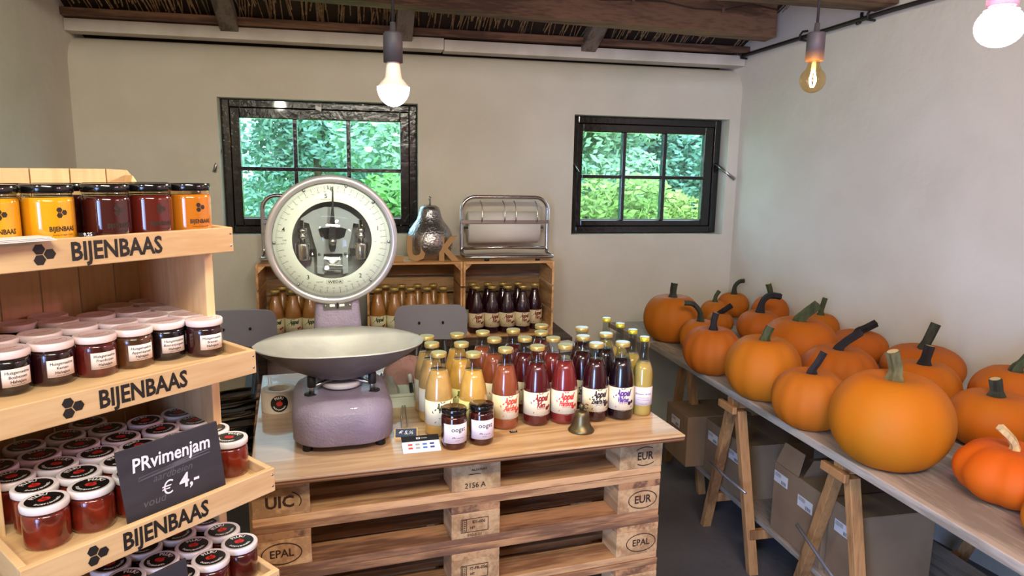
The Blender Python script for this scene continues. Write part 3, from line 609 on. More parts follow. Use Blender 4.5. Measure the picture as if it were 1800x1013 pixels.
for k, (nf, zt, zb_) in enumerate(((1.194, 1.529, 1.482), (1.133, 1.297, 1.251), (1.085, 1.070, 1.023), (1.083, .857, .81), (1.083, .62, .573))):
    tr_ = SL_(MB().box((sL+.012, nf+.012, zb_+.002), (sR-.012, 1.552, zb_+.0235+ (0 if k != 1 else .002)))).obj('tray', SP[0], st)
    ztop = {0: Z1, 1: Z2, 2: Z3, 3: Z4, 4: .60}[k]
    bpy.data.objects.remove(tr_)
    tr_ = SL_(MB().box((sL+.0121, nf+.0121, zb_+.002), (sR-.0121, 1.2545, ztop)).box((sL+.0301, 1.2545, zb_+.002), (sR-.0301, 1.5525, ztop))).obj('tray', SP[0], st)
    SL_(MB().box((sL, nf, zb_), (sR, nf+.012, zt))).obj('front_board', SP[0], tr_, bevel=.0015)
    for a_, b_ in ((sL, sL+.012), (sR-.012, sR)): SL_(MB().box((a_, nf+.0122, zb_), (b_, 1.255 if k > 0 else 1.36, zt))).obj('side_board', SP[1], tr_, bevel=.0015)
    if k < 4:
        SL_(face_front(shift(text('BIJENBAAS', .041, .03, 0, .78, 1.0), .5895, 0), 0, nf-.0008, (zt+zb_)/2)).obj('lettering', M('print_brown', (34, 28, 26), .6), tr_)
        for hx, hz in ((-.0085, .0080), (-.0085, -.0085), (.0062, -.0002)): SL_(face_front(hexagon(.4785+hx, hz+.001, .0088), 0, nf-.0008, (zt+zb_)/2)).obj('printed_hexagon', M('print_brown', (34, 28, 26), .6), tr_)
    nl = MB()
    for zz in (.012, .035): nl.lathe([(.0022, -.0006), (.0022, 0)], 8, (sR-.006, nf, zb_+zz), axis='Y')
    SL_(nl).obj('nail', steel, tr_)
# chalkboards and little tags on the trays
def chalk(x0, x1, z0, z1, n, label, lines, slope=0):
    c = SW((x0+x1)/2, n, z0); t = empty('chalkboard', tuple(c), a44, label, 'sign')
    w = (x1-x0)/2; h = z1-z0
    MB().box((-w, -.002, 0), (w, .002, h)).map(lambda v: (v.x-v.z*slope, v.y, v.z)).obj('slate', M('slate', (46, 42, 48), .6, rgb2=(66, 62, 68), scale=9, stretch=(1, 1, 3), contrast=.9), t, bevel=.0005)
    for ln in (lines or []): face_front(ln.map(lambda v: (v.x-(v.y+h/2)*slope, v.y, 0)), 0, -.003, h/2).obj('chalk_lettering', M('chalk', (236, 232, 236), .8), t)
    return t
chalk(.540, .720, Z3, 1.188, -1.115, 'black slate with chalked Pruimenjam and price, standing in the third tray',
      [shift(text('PRvimenjam', .034, .02, .15, .84), .0, .036), shift(text('\u20ac', .034, .0, .15), -.018, -.022), shift(text('4,-', .036, .02, .15), .022, -.020)], .09)
sm = M('chalk_smear', (98, 94, 100), .8)
c1 = bpy.data.objects['chalkboard']
face_front(join(*[MB().add([(-.07+.002*i, .012+.004*math.sin(i), 0), (.06, .03-.006*i, 0), (.062, .0285-.006*i, 0), (-.07, .010-.001*i, 0)], [(0, 1, 2, 3)]) for i in range(3)], shift(text('aardbeien', .018, 0, .3), -.01, .004), shift(text('voud', .020, 0, .2), -.045, -.035)), 0, -.0025, .0685).obj('chalk_smear', sm, c1)
chalk(.556, .634, Z4, .960, -1.105, 'plain black slate standing in the lowest tray', None, .05)
def price(loc, rz, s, label, tilt=0):
    t = empty('price_tag', loc, rz, label, 'price tag'); t.rotation_euler = (tilt, 0, rz)
    MB().box((-.011, -.005, 0), (.011, .005, .003)).obj('tag_block', M('tag_black', (18, 18, 18), .5), t)
    text(s, .0085, .02).map(lambda v: (v.x, v.y, .0033)).obj('digits', white_print, t)
price(tuple(SW(.478, -1.113, Z3)), a44, '4.00', 'small black 4.00 price tag on the third tray')
price(tuple(SW(.615, -1.175, Z2)), a44, '4.50', 'small black 4.50 price tag on the second tray')
price((.426, 1.915, ZC), .1, '3.50', 'small black 3.50 price tag on the counter edge')
t = SW(.540, -1.2005+.001, 1.529)
pt = empty('price_tag', tuple(SW(.553, -1.199, 1.5292)), a44, 'small black 9,25 price tag on the top tray edge', 'price tag')
MB().box((-.012, -.004, 0), (.012, .004, .006)).obj('tag_block', M('tag_black', (18, 18, 18), .5), pt)
face_front(text('9,25', .008, .02), 0, -.0044, .003).obj('digits', white_print, pt)
bk = empty('booklet', tuple(SW(.45, -1.183, 1.5293)), a44+.1, 'pinkish white folded leaflet lying over the top tray edge at far left', 'leaflet')
for i in range(3): MB().box((-.055, -.018, .0022*i), (.045-.004*i, .018, .0022*i+.0016)).map(lambda v: (v.x, v.y, v.z+.004*max(0, 1-abs(v.x+.02)/.04))).obj('sheet', paper, bk)

# ---------------------------------------------------------------- scale
SO = empty('weighing_scale', (-.065, 1.99, ZC), R(4), 'old grey shop scale with round dial and large metal scoop pan', 'scale')
grey = M('hammered_grey', (148, 138, 156), .42, rgb2=(124, 113, 132), scale=14, contrast=.7, bump=.35, bscale=160, coat=.08)
m = MB(); prev = []
def rr_(w, d, r, z, cx=0, cy=0): return [(x, y, z) for x, y in rounded(w, d, r, 7, cx, cy)]
lv = [rr_(.255, .355, .085, .022, 0, .025), rr_(.272, .375, .095, .028, 0, .025), rr_(.276, .380, .098, .085, 0, .025), rr_(.270, .372, .095, .108, 0, .025), rr_(.250, .350, .092, .126, 0, .025), rr_(.215, .31, .085, .137, 0, .03), rr_(.15, .24, .07, .142, 0, .03)]
n = len(lv[0]); vs = [p for l in lv for p in l]; fs = [(k*n+i, k*n+(i+1) % n, (k+1)*n+(i+1) % n, (k+1)*n+i) for k in range(len(lv)-1) for i in range(n)]+[tuple(range(n-1, -1, -1)), tuple(range((len(lv)-1)*n, len(lv)*n))]
m.add(vs, fs, True).obj('base', grey, SO)
for sx, sy in ((-1, -1), (1, -1), (-1, 1), (1, 1)): MB().lathe([(.012, 0), (.014, .002), (.012, .03)], 14, (sx*.098, .025+sy*.13, 0)).obj('foot', rubber, SO)
for sx in (-1, 1):
    po = MB().lathe([(.0075, .135), (.0075, .172)], 12, (sx*.083, -.045, 0)).obj('post', steel, SO)
    MB().lathe([(.0105, .160), (.0115, .164), (.0115, .190), (.008, .195)], 14, (sx*.083, -.045, 0)).obj('rubber_tip', rubber, po)
    MB().lathe([(.021, .1385), (.021, .1412)], 20, (sx*.083, -.045, 0)).obj('socket_hole', rubber, po)
    MB().tube([(sx*.083, -.045, .158), (sx*.045, -.02, .166), (0, 0, .168)], [.005, .007, .008], 8).obj('spider_arm', steel, SO)
MB().lathe([(.052, .148), (.055, .150), (.055, .160), (.05, .163)], 32, (0, 0, 0)).obj('support_ring', M('grey_ring', (190, 186, 188), .5), SO)
# pan: scoop with a pointed outline
def pan(t0):
    vs = []; NU, NV = 40, 16
    for i in range(NU+1):
        u = -1+2*i/NU; w = .152*max(0, 1-abs(u)**2.6)**.62+.0008; dp = .105*(1-abs(u)**1.7)+.0005
        for j in range(NV+1):
            v = -1+2*j/NV; x = u*.238; y = v*w
            rim = .272+.006*(1-abs(u)**2)+.006*v*(1-u*u)
            z = rim-dp*(1-abs(v)**2.3)
            vs.append((x, y, z+t0))
    return vs, [(i*(NV+1)+j, (i+1)*(NV+1)+j, (i+1)*(NV+1)+j+1, i*(NV+1)+j+1) for i in range(NU) for j in range(NV)], NU, NV
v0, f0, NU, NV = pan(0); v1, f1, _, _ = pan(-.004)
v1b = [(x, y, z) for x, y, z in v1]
m = MB(); m.add(v0+v1, [], True); k = len(v0); m.f = list(f0)
for i in range(NU):
    for j in (0, NV):
        a_, b_ = i*(NV+1)+j, (i+1)*(NV+1)+j; m.f.append((a_, b_, b_+k, a_+k))
m.sm = [True]*len(m.f)
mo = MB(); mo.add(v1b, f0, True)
sp_ = m.obj('scoop_pan', M('pan_metal', (186, 186, 176), .5, .25, rgb2=(166, 165, 158), scale=9, bump=.12, bscale=40), SO)
mo.obj('pan_underside', M('pan_metal_shade', (112, 106, 108), .5, .3, rgb2=(94, 88, 92), scale=9, bump=.15, bscale=40), sp_)  # darker grey than the inside: the shade under the pan put into the colour
# column and dial
m = MB(); ring0 = rr_(.16, .07, .02, .10, 0, .195); ring1 = rr_(.150, .07, .02, .22, 0, .195); ring2 = rr_(.128, .065, .018, .375, 0, .195)
n = len(ring0); m.add(ring0+ring1+ring2, [(k*n+i, k*n+(i+1) % n, (k+1)*n+(i+1) % n, (k+1)*n+i) for k in range(2) for i in range(n)]+[tuple(range(n-1, -1, -1)), tuple(range(2*n, 3*n))], False)
m.obj('column', grey, SO, bevel=.002)
MB().box((-.042, .158, .335), (.042, .1615, .362)).obj('level_bracket', steel, SO, bevel=.001)
for x in (-.016, .012): MB().box((x-.008, .154, .345), (x+.008, .158, .353)).obj('level_vial', M('vial', (226, 226, 220), .2), SO, bevel=.001)
MB().box((-.003, .150, .340), (.002, .157, .366)).obj('level_pointer', rubber, SO)
for x in (-.036, .036): MB().lathe([(.004, -.003), (.004, 0)], 8, (x, .158, .348), axis='Y').obj('screw', steel, SO)
DZ, DYF = .546, .150
dial = MB().lathe([(.182, .235), (.192, .228), (.194, .165), (.192, .152), (.186, .149), (.176, .149), (.172, .156), (.172, .232)], 72, (-.010, 0, DZ), axis='Y').obj('dial_housing', M('dial_rim', (176, 172, 172), .3, .55), SO)
dc = (-.010, DZ)
def dface(m, y): return face_front(m, dc[0], y, dc[1])
dface(disc(.172, 64), .2325).map(lambda v: v).obj('dial_backplate', M('back_chrome', (98, 98, 108), .2, .8), SO)
cream = M('dial_cream', (240, 238, 230), .4, coat=.3)
df = MB().lathe([(.116, .166), (.171, .166), (.171, .1685), (.116, .1685), (.116, .166)], 64, (dc[0], 0, dc[1]), axis='Y'); df.f = df.f[:-2]; df.sm = df.sm[:-2]
dface_o = df.obj('dial_face', cream, SO)
tk = MB()
for i in range(250):
    a = PI/2-2*PI*i/250; r0 = .158 if i % 5 else (.152 if i % 10 else .1495); w = .0003 if i % 5 else .0006; r1 = .163
    ca, sa = math.cos(a), math.sin(a); tk.add([(r0*ca-w*sa, r0*sa+w*ca, 0), (r0*ca+w*sa, r0*sa-w*ca, 0), (r1*ca+w*sa, r1*sa-w*ca, 0), (r1*ca-w*sa, r1*sa+w*ca, 0)], [(0, 1, 2, 3)])
for i in range(1, 50):
    if i % 10:
        a = PI/2-2*PI*i/50; tk = join(tk, shift(text(str(i % 10*100), .0052, .0), .1455*math.cos(a), .1455*math.sin(a)))
dface(tk, .1657).obj('scale_marks', M('mark_grey', (96, 94, 90), .6), dface_o)
nm = MB()
for v, ax, ay in ((1, 1.39, .36), (2, .83, -1.13), (3, -.76, -1.15), (4, -1.44, .34), (5, -.16, 1.36)): nm = join(nm, shift(text(str(v), .0185, .012), ax*.0965, ay*.0965))
nm = join(nm, shift(text('kg', .0165, .005), -.004, .1560), shift(text('WEDA', .010, .03, 0, 1.4), .004, -.1265), shift(frame_rect(.048, .012, .0008), .004, -.1265), shift(text('TYPE', .0055, .01), -.137, .001), shift(text('T K', .005, .01), -.137, -.008), shift(text('T K', .005, .01), .126, -.006), shift(text('NO.7567', .005, .01), -.040, -.126), shift(text('5476', .005), .046, -.126), shift(text('MAXIMUM 5 kg', .004), -.018, .122))
dface(nm, .1656).obj('lettering', M('mark_dark', (46, 42, 38), .6), dface_o)
# mechanism
mech = M('mechanism_grey', (176, 178, 184), .35, .3)
pl = [(-.020, .098), (.02, .098), (.055, .082), (.088, .055), (.085, .045), (.064, .048), (.055, .0), (.046, -.035), (.046, -.104), (.030, -.108), (.030, -.045), (-.026, -.045), (-.026, -.108), (-.046, -.104), (-.046, -.035), (-.055, 0), (-.066, .048), (-.09, .055), (-.088, .064), (-.055, .086)]
MB().prism([(x+dc[0], z+dc[1]) for x, z in pl], .202, .208, 'XZ').obj('mechanism_plate', mech, SO)
MB().prism([(x+dc[0], z+dc[1]) for x, z in [(-.04, .03), (-.03, .035), (.03, .035), (.044, .03), (.036, .006), (.02, .0), (-.018, .0), (-.034, .008)]], .2005, .202, 'XZ').obj('mechanism_slot', M('slot_dark', (36, 34, 40), .4, .4), SO)
for sx in (-1, 1):
    cw = MB().lathe([(.021, -.062), (.0225, -.058), (.0225, -.014), (.021, -.010)], 24, (dc[0]+sx*.086, .195, dc[1])).obj('counterweight', chrome, SO)
    MB().lathe([(.008, -.012), (.008, .002), (.014, .004), (.014, .016), (.009, .018), (.014, .022), (.014, .034), (.006, .036), (.006, .058)], 16, (dc[0]+sx*.086, .195, dc[1])).obj('adjusting_nut', chrome, cw)
    MB().box((dc[0]+sx*.058-.007, .188, dc[1]-.052), (dc[0]+sx*.058+.007, .2, dc[1]-.028)).obj('stop_block', rubber, SO, bevel=.001)
    MB().lathe([(.004, .197), (.004, .202)], 10, (dc[0]+sx*.038, 0, dc[1]-.045), axis='Y').obj('screw', steel, SO)
MB().tube([(dc[0]+.022*math.cos(R(a)), .196, dc[1]-.050+.024*math.sin(R(a))) for a in range(180, 361, 20)], .003, 6).obj('spring_yoke', chrome, SO)
MB().box((dc[0]-.028, .19, dc[1]-.095), (dc[0]+.030, .2, dc[1]-.078)).obj('cross_bar', chrome, SO, bevel=.002)
MB().box((dc[0]-.011, .197, dc[1]+.042), (dc[0]-.003, .2005, dc[1]+.050)).obj('red_tag', M('red_tag', (170, 40, 36), .5), SO)
nd = [(-.0012, .160), (.0012, .160), (.0022, .138), (.003, .1), (.0095, .012), (.0105, -.02), (.006, -.034), (-.006, -.034), (-.0105, -.02), (-.0115, .012), (-.0035, .1), (-.002, .138)]
ndm = [(x*math.cos(.03)+z*math.sin(.03)+dc[0], z*math.cos(.03)-x*math.sin(.03)+dc[1]) for x, z in nd]
MB().prism(ndm, .160, .162, 'XZ').obj('pointer', M('pointer_dark', (52, 50, 54), .35, .3), SO)
MB().lathe([(.011, .154), (.012, .160), (.012, .20)], 20, (dc[0], 0, dc[1]-.004), axis='Y').obj('pointer_hub', steel, SO)
for a in (75, 43, -2, -48, -128, 182, 118):
    MB().lathe([(.0035, .1625), (.0048, .1640), (.0048, .166)], 10, (dc[0]+.1665*math.cos(R(a)), 0, dc[1]+.1665*math.sin(R(a))), axis='Y').obj('screw', steel, SO)
disc_g = MB().lathe([(.1755, .1515), (.1755, .1525)], 64, (dc[0], 0, dc[1]), axis='Y').obj('dial_glass', clear_glass('dial_glass', (246, 250, 248), .5, .01), SO)

# ---------------------------------------------------------------- things on the counter
def oogst(x, y, rz, label):
    t = empty('jam_jar', (x, y, ZC), rz, label, 'jar', 'tall preserve jars at the counter edge')
    MB().lathe([(.032, 0), (.0345, .004), (.0355, .012), (.0355, .086), (.034, .094)], 32).obj('preserve', M('oogst_jam', (72, 18, 14), .12, coat=1, rgb2=(38, 10, 8), scale=50), t)
    MB().lathe([(.034, .094), (.0325, .099), (.0325, .102)], 28).open().obj('glass_rim', clear_glass('bottle_glass', (226, 230, 226), 1.6, .03), t)
    MB().lathe([(.034, .0985), (.0352, .100), (.0352, .112), (.034, .1135)], 32).obj('lid', black_lid, t)
    lb = patch(.0358, .020, .075, -1.15, 1.15).obj('label', M('label_oogst', (230, 218, 222), .6), t)
    wrap(join(shift(text('oogst', .019, .015, 0, 1.0), .004, .012), shift(MB().add([(r_*.0045*math.cos(R(a)), r_*.0045*math.sin(R(a)), 0) for r_, a in ((1, 0), (1, 30), (1.1, 60), (1, 90), (1.1, 120), (1, 150), (1, 180))], [tuple(range(7))]), -.010, -.013), shift(text('huisgemaakt', .0045), .008, -.012), shift(text('320 gram', .0035), 0, -.019)), .0363, .0475).obj('lettering', ink, lb)
    return t
oogst(.240, 1.842, .15, 'black-lidded oogst jar, left one of the pair at the counter edge')
oogst(.320, 1.860, .1, 'black-lidded oogst jar, right one of the pair at the counter edge')
bell = empty('hand_bell', (.628, 1.894, ZC), 0, 'small tarnished brass bell on the counter edge', 'bell')
brass = M('brass', (118, 104, 72), .38, .85, rgb2=(92, 84, 60), scale=30)
MB().lathe([(.0385, 0), (.0395, .003), (.036, .008), (.030, .016), (.026, .028), (.0235, .045), (.021, .058), (.016, .063), (.004, .065)], 32).obj('bell_body', brass, bell)
MB().lathe([(.0065, .063), (.006, .072), (.009, .075), (.006, .08), (.004, .084)], 16).obj('bell_finial', brass, bell)
MB().tube([(.006+.007*(1-math.cos(R(a))), 0, .074+.007*math.sin(R(a))) for a in range(-150, 151, 30)], .0018, 6).obj('bell_loop', brass, bell)
cs = empty('payment_card_sign', (.150, 1.812, ZC), R(2), 'white card with black top band leaning back before the jars', 'card')
cs.rotation_euler = (R(-62), 0, R(4))
MB().box((-.052, -.0015, 0), (.052, .0015, .058)).obj('card', M('card_white', (226, 222, 228), .4), cs, bevel=.0005)
MB().box((-.052, -.0022, .038), (.052, -.0015, .058)).obj('card_band', M('card_black', (22, 22, 26), .35), cs)
cc = [(200, 60, 40), (40, 60, 140), (60, 110, 180), (150, 150, 150)]
face_front(join(shift(frame_rect(.010, .006, .0016), -.006, 0), shift(text('betalen', .006), .010, 0)), 0, -.0026, .048).obj('card_lettering', white_print, cs)
for i in range(8): MB().box((-.03+.02*(i % 4)-.006, -.0019, .024-.012*(i//4)), (-.03+.02*(i % 4)+.006, -.0015, .030-.012*(i//4))).obj('logo_patch', M('logo_%d' % (i % 4), cc[(i*3) % 4], .5), cs)
ms = empty('mini_chalkboard', (.112, 1.918, ZC), R(-6), 'tiny framed chalkboard lying in front of the white tray', 'sign'); ms.rotation_euler = (R(-58), 0, R(-5))
MB().box((-.033, -.002, 0), (.033, .002, .036)).obj('frame', SP[0], ms, bevel=.001)
MB().box((-.030, -.0028, .003), (.030, -.002, .033)).obj('slate', M('slate_blue', (44, 56, 76), .5), ms)
face_front(text('\u20ac 5,\u00bd', .017, .01, .2), 0, -.0032, .018).obj('chalk_lettering', M('chalk', (236, 232, 236), .8), ms)
sk = empty('tongs', (.12, 2.07, ZC), 0, 'pair of thin pale metal tongs lying behind the tiny chalkboard', 'tongs')
for x in (-.012, .006): MB().tube([(x-.004, -.10, .004), (x, 0, .006), (x*.4+.002, .10, .010)], .0028, 6).obj('tong_arm', M('pale_metal', (196, 186, 170), .4, .5), sk)
ty = empty('supply_tray', (.135, 2.235, ZC), R(3), 'white plastic tray of pens behind the scale, right of it', 'tray')
wp_ = M('tray_white', (206, 214, 196), .4)
m = MB(); m.box((-.085, -.05, 0), (.085, .05, .004)); m.box((-.085, -.05, .004), (.085, -.046, .045)); m.box((-.085, .046, .004), (.085, .05, .045)); m.box((-.085, -.046, .004), (-.081, .046, .045)); m.box((.081, -.046, .004), (.085, .046, .045))
m.obj('tray_body', wp_, ty, bevel=.001)
MB().box((-.089, -.054, .038), (.089, -.050, .047)).obj('tray_rim', wp_, ty)
for i, (x, c) in enumerate(((.03, (30, 30, 34)), (.045, (226, 222, 214)), (.058, (180, 70, 50)))):
    p_ = empty('marker_pen', (.135+x-.01, 2.235, ZC+.006), 0, ['black', 'white', 'red'][i]+' marker pen standing tilted in the white tray', 'pen'); p_.rotation_euler = (R(-28), R(8*i-6), 0)
    MB().lathe([(.005, 0), (.006, .003), (.006, .06)], 12).obj('barrel', M('pen_%d' % i, c, .4), p_); MB().lathe([(.0066, .058), (.0066, .085), (.004, .088)], 12).obj('pen_cap', M('pen_cap', (206, 206, 200), .4), p_)
bg = empty('plastic_bag', (.085, 2.235, ZC+.005), 0, 'crumpled translucent plastic bag in the white tray', 'bag')
m = MB(); rnd = random.Random(3); NB = 9
vs = []
for k in range(5):
    rr2 = (.03, .036, .034, .026, .008)[k]
    for i in range(NB): a = 2*PI*i/NB; q = rr2*(1+rnd.uniform(-.25, .25)); vs.append((q*math.cos(a)*.9-.01*k*.6, q*math.sin(a), .022*k+.012*rnd.random()))
m.add(vs, [(k*NB+i, k*NB+(i+1) % NB, (k+1)*NB+(i+1) % NB, (k+1)*NB+i) for k in range(4) for i in range(NB)]+[tuple(range(NB)), tuple(range(4*NB, 5*NB))])
m.obj('bag_film', M('bag_film', (206, 204, 188), .25, trans=.2), bg)
cl = empty('cloth_bundle', (.155, 2.37, ZC), 0, 'crumpled dusty pink cloth heaped behind the white tray', 'cloth')
m = MB(); NB = 28; NK = 9; vs = []
for k in range(NK):
    t_ = k/(NK-1)
    for i in range(NB):
        a = 2*PI*i/NB; q = (.088*math.cos(t_*PI/2*.96))*(1+.16*math.sin(a*5+t_*6)+.10*math.sin(a*9-t_*8)); vs.append((q*math.cos(a)*1.15, q*math.sin(a)*.8, .115*math.sin(t_*PI/2)+.008*math.sin(a*7+k)*(t_)))
m.add(vs, [(k*NB+i, k*NB+(i+1) % NB, (k+1)*NB+(i+1) % NB, (k+1)*NB+i) for k in range(NK-1) for i in range(NB)]+[tuple(range(NB)), tuple(range((NK-1)*NB, NK*NB))], True)
m.obj('fabric', M('cloth_pink', (168, 128, 118), .85, bump=.5, bscale=60), cl)
rl = empty('sticker_roll', (-.268, 2.235, ZC), 0, 'roll of white stickers with black disc print, left of the scale', 'roll')
m = MB().lathe([(.030, 0), (.052, 0), (.053, .002), (.053, .066), (.052, .068), (.030, .068), (.030, 0)], 40); m.f = m.f[:-2]; m.sm = m.sm[:-2]
m.obj('paper_roll', M('roll_paper', (222, 212, 198), .6), rl)
wrap(disc_fine(.027), .0535, .034).obj('sticker', M('print_black', (20, 19, 20), .35), rl)
wrap(MB().add(RING.v, RING.f), .0538, .034).obj('lettering', white_print, rl.children[-1])
wrap(apple_shape(.007), .0539, .034).obj('apple_print', M('print_red', (206, 52, 44), .4), rl.children[1])
rl.rotation_euler = (0, 0, R(8))

# ---------------------------------------------------------------- stack of folded dark sacks left of the counter
stl = empty('side_stool', (-.555, 2.57, 0), R(6), 'plain pale wooden side table holding the stack of dark sacks', 'table')
MB().box((-.17, -.2, .62), (.17, .2, .645)).obj('table_top', SP[0], stl, bevel=.002)
for sx in (-1, 1):
    for sy in (-1, 1): MB().box((sx*.15-.015, sy*.18-.015, 0), (sx*.15+.015, sy*.18+.015, .62)).obj('leg', SP[2], stl)
dk = [M('sack_black', (26, 23, 24), .6), M('sack_brown', (60, 50, 44), .75), M('sack_tan', (122, 104, 76), .75)]
for i in range(15):
    z = .6455+i*.0172
    s_ = empty('folded_sack', (-.535+random.uniform(-.012, .008), 2.55+random.uniform(-.012, .012), z), R(6+random.uniform(-9, 9)), 'flat folded dark bag, %s from the bottom of the stack by the counter' % (ORD+['tenth', 'eleventh', 'twelfth', 'thirteenth', 'fourteenth', 'topmost fifteenth'])[i], 'bag', 'dark folded bags stacked beside the counter')
    m = MB(); N_ = 8
    vs = []
    for kx in range(N_+1):
        x = -.15+.30*kx/N_; zz = .003*math.sin(kx*1.1+i)+.003
        for y in (-.17, .17):
            for dz in (0, .0085): vs.append((x, y+random.uniform(-.006, .006), zz+dz))
    fs = []
    for kx in range(N_):
        a_ = kx*4; b_ = a_+4
        fs += [(a_, b_, b_+1, a_+1), (a_+2, a_+3, b_+3, b_+2), (a_+1, b_+1, b_+3, a_+3), (a_, a_+2, b_+2, b_)]
    fs += [(0, 1, 3, 2), (N_*4, N_*4+2, N_*4+3, N_*4+1)]
    m.add(vs, fs).obj('sack_body', dk[i % 2], s_)
    if i % 3 != 1:
        m2 = MB(); m2.box((-.12, -.176, .0125), (.13, .0, .0155)); m2.obj('paper_band', dk[2] if i % 2 == 0 else dk[1], s_)
    s_.rotation_euler = (0, R(-5+random.uniform(-.8, .8)), s_.rotation_euler[2])

# ---------------------------------------------------------------- back table, crates, bottles in crates
bt = empty('back_table', (.25, 3.84, 0), 0, 'long dark table against the back wall under the crates', 'table')
dwood = wood('dark_table', (96, 78, 62), (66, 52, 42), 'X')
MB().box((-.86, -.16, .69), (.90, .25, .718)).obj('table_top', dwood, bt, bevel=.002)
for sx in (-.82, .86):
    for sy in (-.13, .22): MB().box((sx-.025, sy-.025, 0), (sx+.025, sy+.025, .69)).obj('leg', dwood, bt)
CW = [wood('crate', (226, 178, 122), (186, 136, 86), ax, .7, 18) for ax in 'XYZ']
def crate():
    t = empty('wooden_crate')
    w, h, d = .515, .425, .30
    for s_ in (-1, 1):
        x0 = s_*w/2; x1 = x0-s_*.012
        for z0, z1 in ((0.0, .135), (.145, .280), (.290, h)): MB().box((min(x0, x1), 0, z0), (max(x0, x1), d, z1)).obj('side_board', CW[1], t, bevel=.001)
    for y0_, y1_ in ((.0, .14), (.155, .295)):
        MB().box((-w/2+.012, y0_, 0), (w/2-.012, y1_, .012)).obj('bottom_slat', CW[0], t, bevel=.001)
        MB().box((-w/2+.012, y0_, h-.012), (w/2-.012, y1_, h)).obj('top_slat', CW[0], t, bevel=.001)
    for z0, z1 in ((.014, .10), (.112, .20), (.212, .30), (.312, h-.014)): MB().box((-w/2+.0125, d-.011, z0), (w/2-.0125, d-.001, z1)).obj('back_slat', wood('crate_in', (176, 140, 92), (130, 98, 60), 'X'), t, bevel=.001)
    for sx in (-1, 1):
        for zt, sg in ((h-.0125, -1), (.0125, 1)):
            a_ = sx*(w/2-.0125)
            MB().prism([(a_, zt), (a_-sx*.036, zt), (a_, zt+sg*.036)], .002, .29, 'XZ').obj('corner_post', CW[1], t)
    index(t); return t
cr = crate()
for i, (x, lb) in enumerate(((-.282, 'left wooden crate of pale juice behind the scale dial'), (.278, 'middle wooden crate of pale juice behind the grey chair'), (.796, 'right wooden crate holding dark cherry juice bottles'))):
    o = cr if i == 0 else copy_tree(cr); o.location = (x, 3.75, .7182); tag(o, lb, 'crate', 'wooden crates along the back wall')
ZB = .7182+.0128
def cb(*a):
    o = bottle(*a); o.scale = (1.08, 1.08, 1.10)
for i, x in enumerate((-.455, -.366, -.277, -.188, -.099)):
    cb('crate_apple', x, 3.815, ZB, .1, 'amber juice bottle, front row of the left crate, %s from the left' % ORD[i], 'juice bottles in the left crate')
for i, x in enumerate((-.43, -.345, -.26)):
    cb('crate_apple', x, 3.915, ZB, .1, 'amber juice bottle, back row of the left crate, %s from the left' % ORD[i], 'juice bottles in the left crate')
for i, x in enumerate((.078, .168, .257, .346, .435)):
    cb('crate_apple', x, 3.815, ZB, .1+.1*(i % 2), 'pale juice bottle, front row of the middle crate, %s from the left' % ORD[i], 'juice bottles in the middle crate')
for i, x in enumerate((.122, .212, .301, .390)):
    cb('crate_apple', x, 3.912, ZB, .1, 'pale juice bottle, back row of the middle crate, %s from the left' % ORD[i], 'juice bottles in the middle crate')
for i, x in enumerate((.622, .711, .800, .889)):
    cb('crate_cherry', x, 3.815, ZB, .1+.15*math.sin(i*2), 'dark cherry juice bottle, front row of the right crate, %s from the left' % ORD[i], 'cherry bottles in the right crate')
for i, x in enumerate((.618, .707, .796, .885, .975)):
    cb('crate_cherry', x, 3.925 if i < 4 else 3.88, ZB, .2, 'dark cherry juice bottle, back row of the right crate, %s from the left' % ORD[i], 'cherry bottles in the right crate')
ZT = .7182+.425+.0005
# pear, letters, paper roll holders
pe = empty('metal_pear', (.370, 3.90, ZT), 0, 'hammered aluminium pear ornament standing on the middle crate', 'ornament')
alu = M('aluminium', (176, 172, 172), .24, .95, bump=.5, bscale=70)
MB().lathe([(.075, 0), (.098, .008), (.114, .03), (.124, .065), (.128, .10), (.124, .135), (.112, .165), (.092, .193), (.073, .218), (.063, .245), (.058, .27), (.050, .288), (.034, .298), (.010, .300)], 40).obj('pear_body', alu, pe)
MB().tube([(0, 0, .296), (.002, 0, .32), (-.002, 0, .335), (.004, 0, .345)], [.006, .005, .007, .008], 10).obj('pear_stem', steel, pe)
kraft = M('kraft', (178, 140, 96), .8)
def letter(ch, x, label):
    t = empty('cardboard_letter', (x, 3.80, ZT), 0, label, 'letter', 'standing letters on the crates')
    m = text(ch, .176, .045, 0, .86); zs = [v[1] for v in m.v]; zmin = min(zs); front = MB(); N0 = len(m.v)
    vs = [(v[0], -.012, v[1]-zmin) for v in m.v]+[(v[0], .012, v[1]-zmin) for v in m.v]; fs = list(m.f)+[tuple(i+N0 for i in reversed(f)) for f in m.f]
    ec = {}
    for f in m.f:
        for i in range(len(f)): e = (f[i], f[(i+1) % len(f)]); ec[e] = 1
    for (a_, b_) in ec:
        if (b_, a_) not in ec: fs.append((a_, a_+N0, b_+N0, b_))
    front.add(vs, fs).obj('letter_body', kraft, t)
letter('L', .175, 'brown cardboard letter L mostly hidden behind the dial edge'); letter('U', .287, 'brown cardboard letter U in front of the metal pear'); letter('K', .455, 'brown cardboard letter K at the right of the letter U')
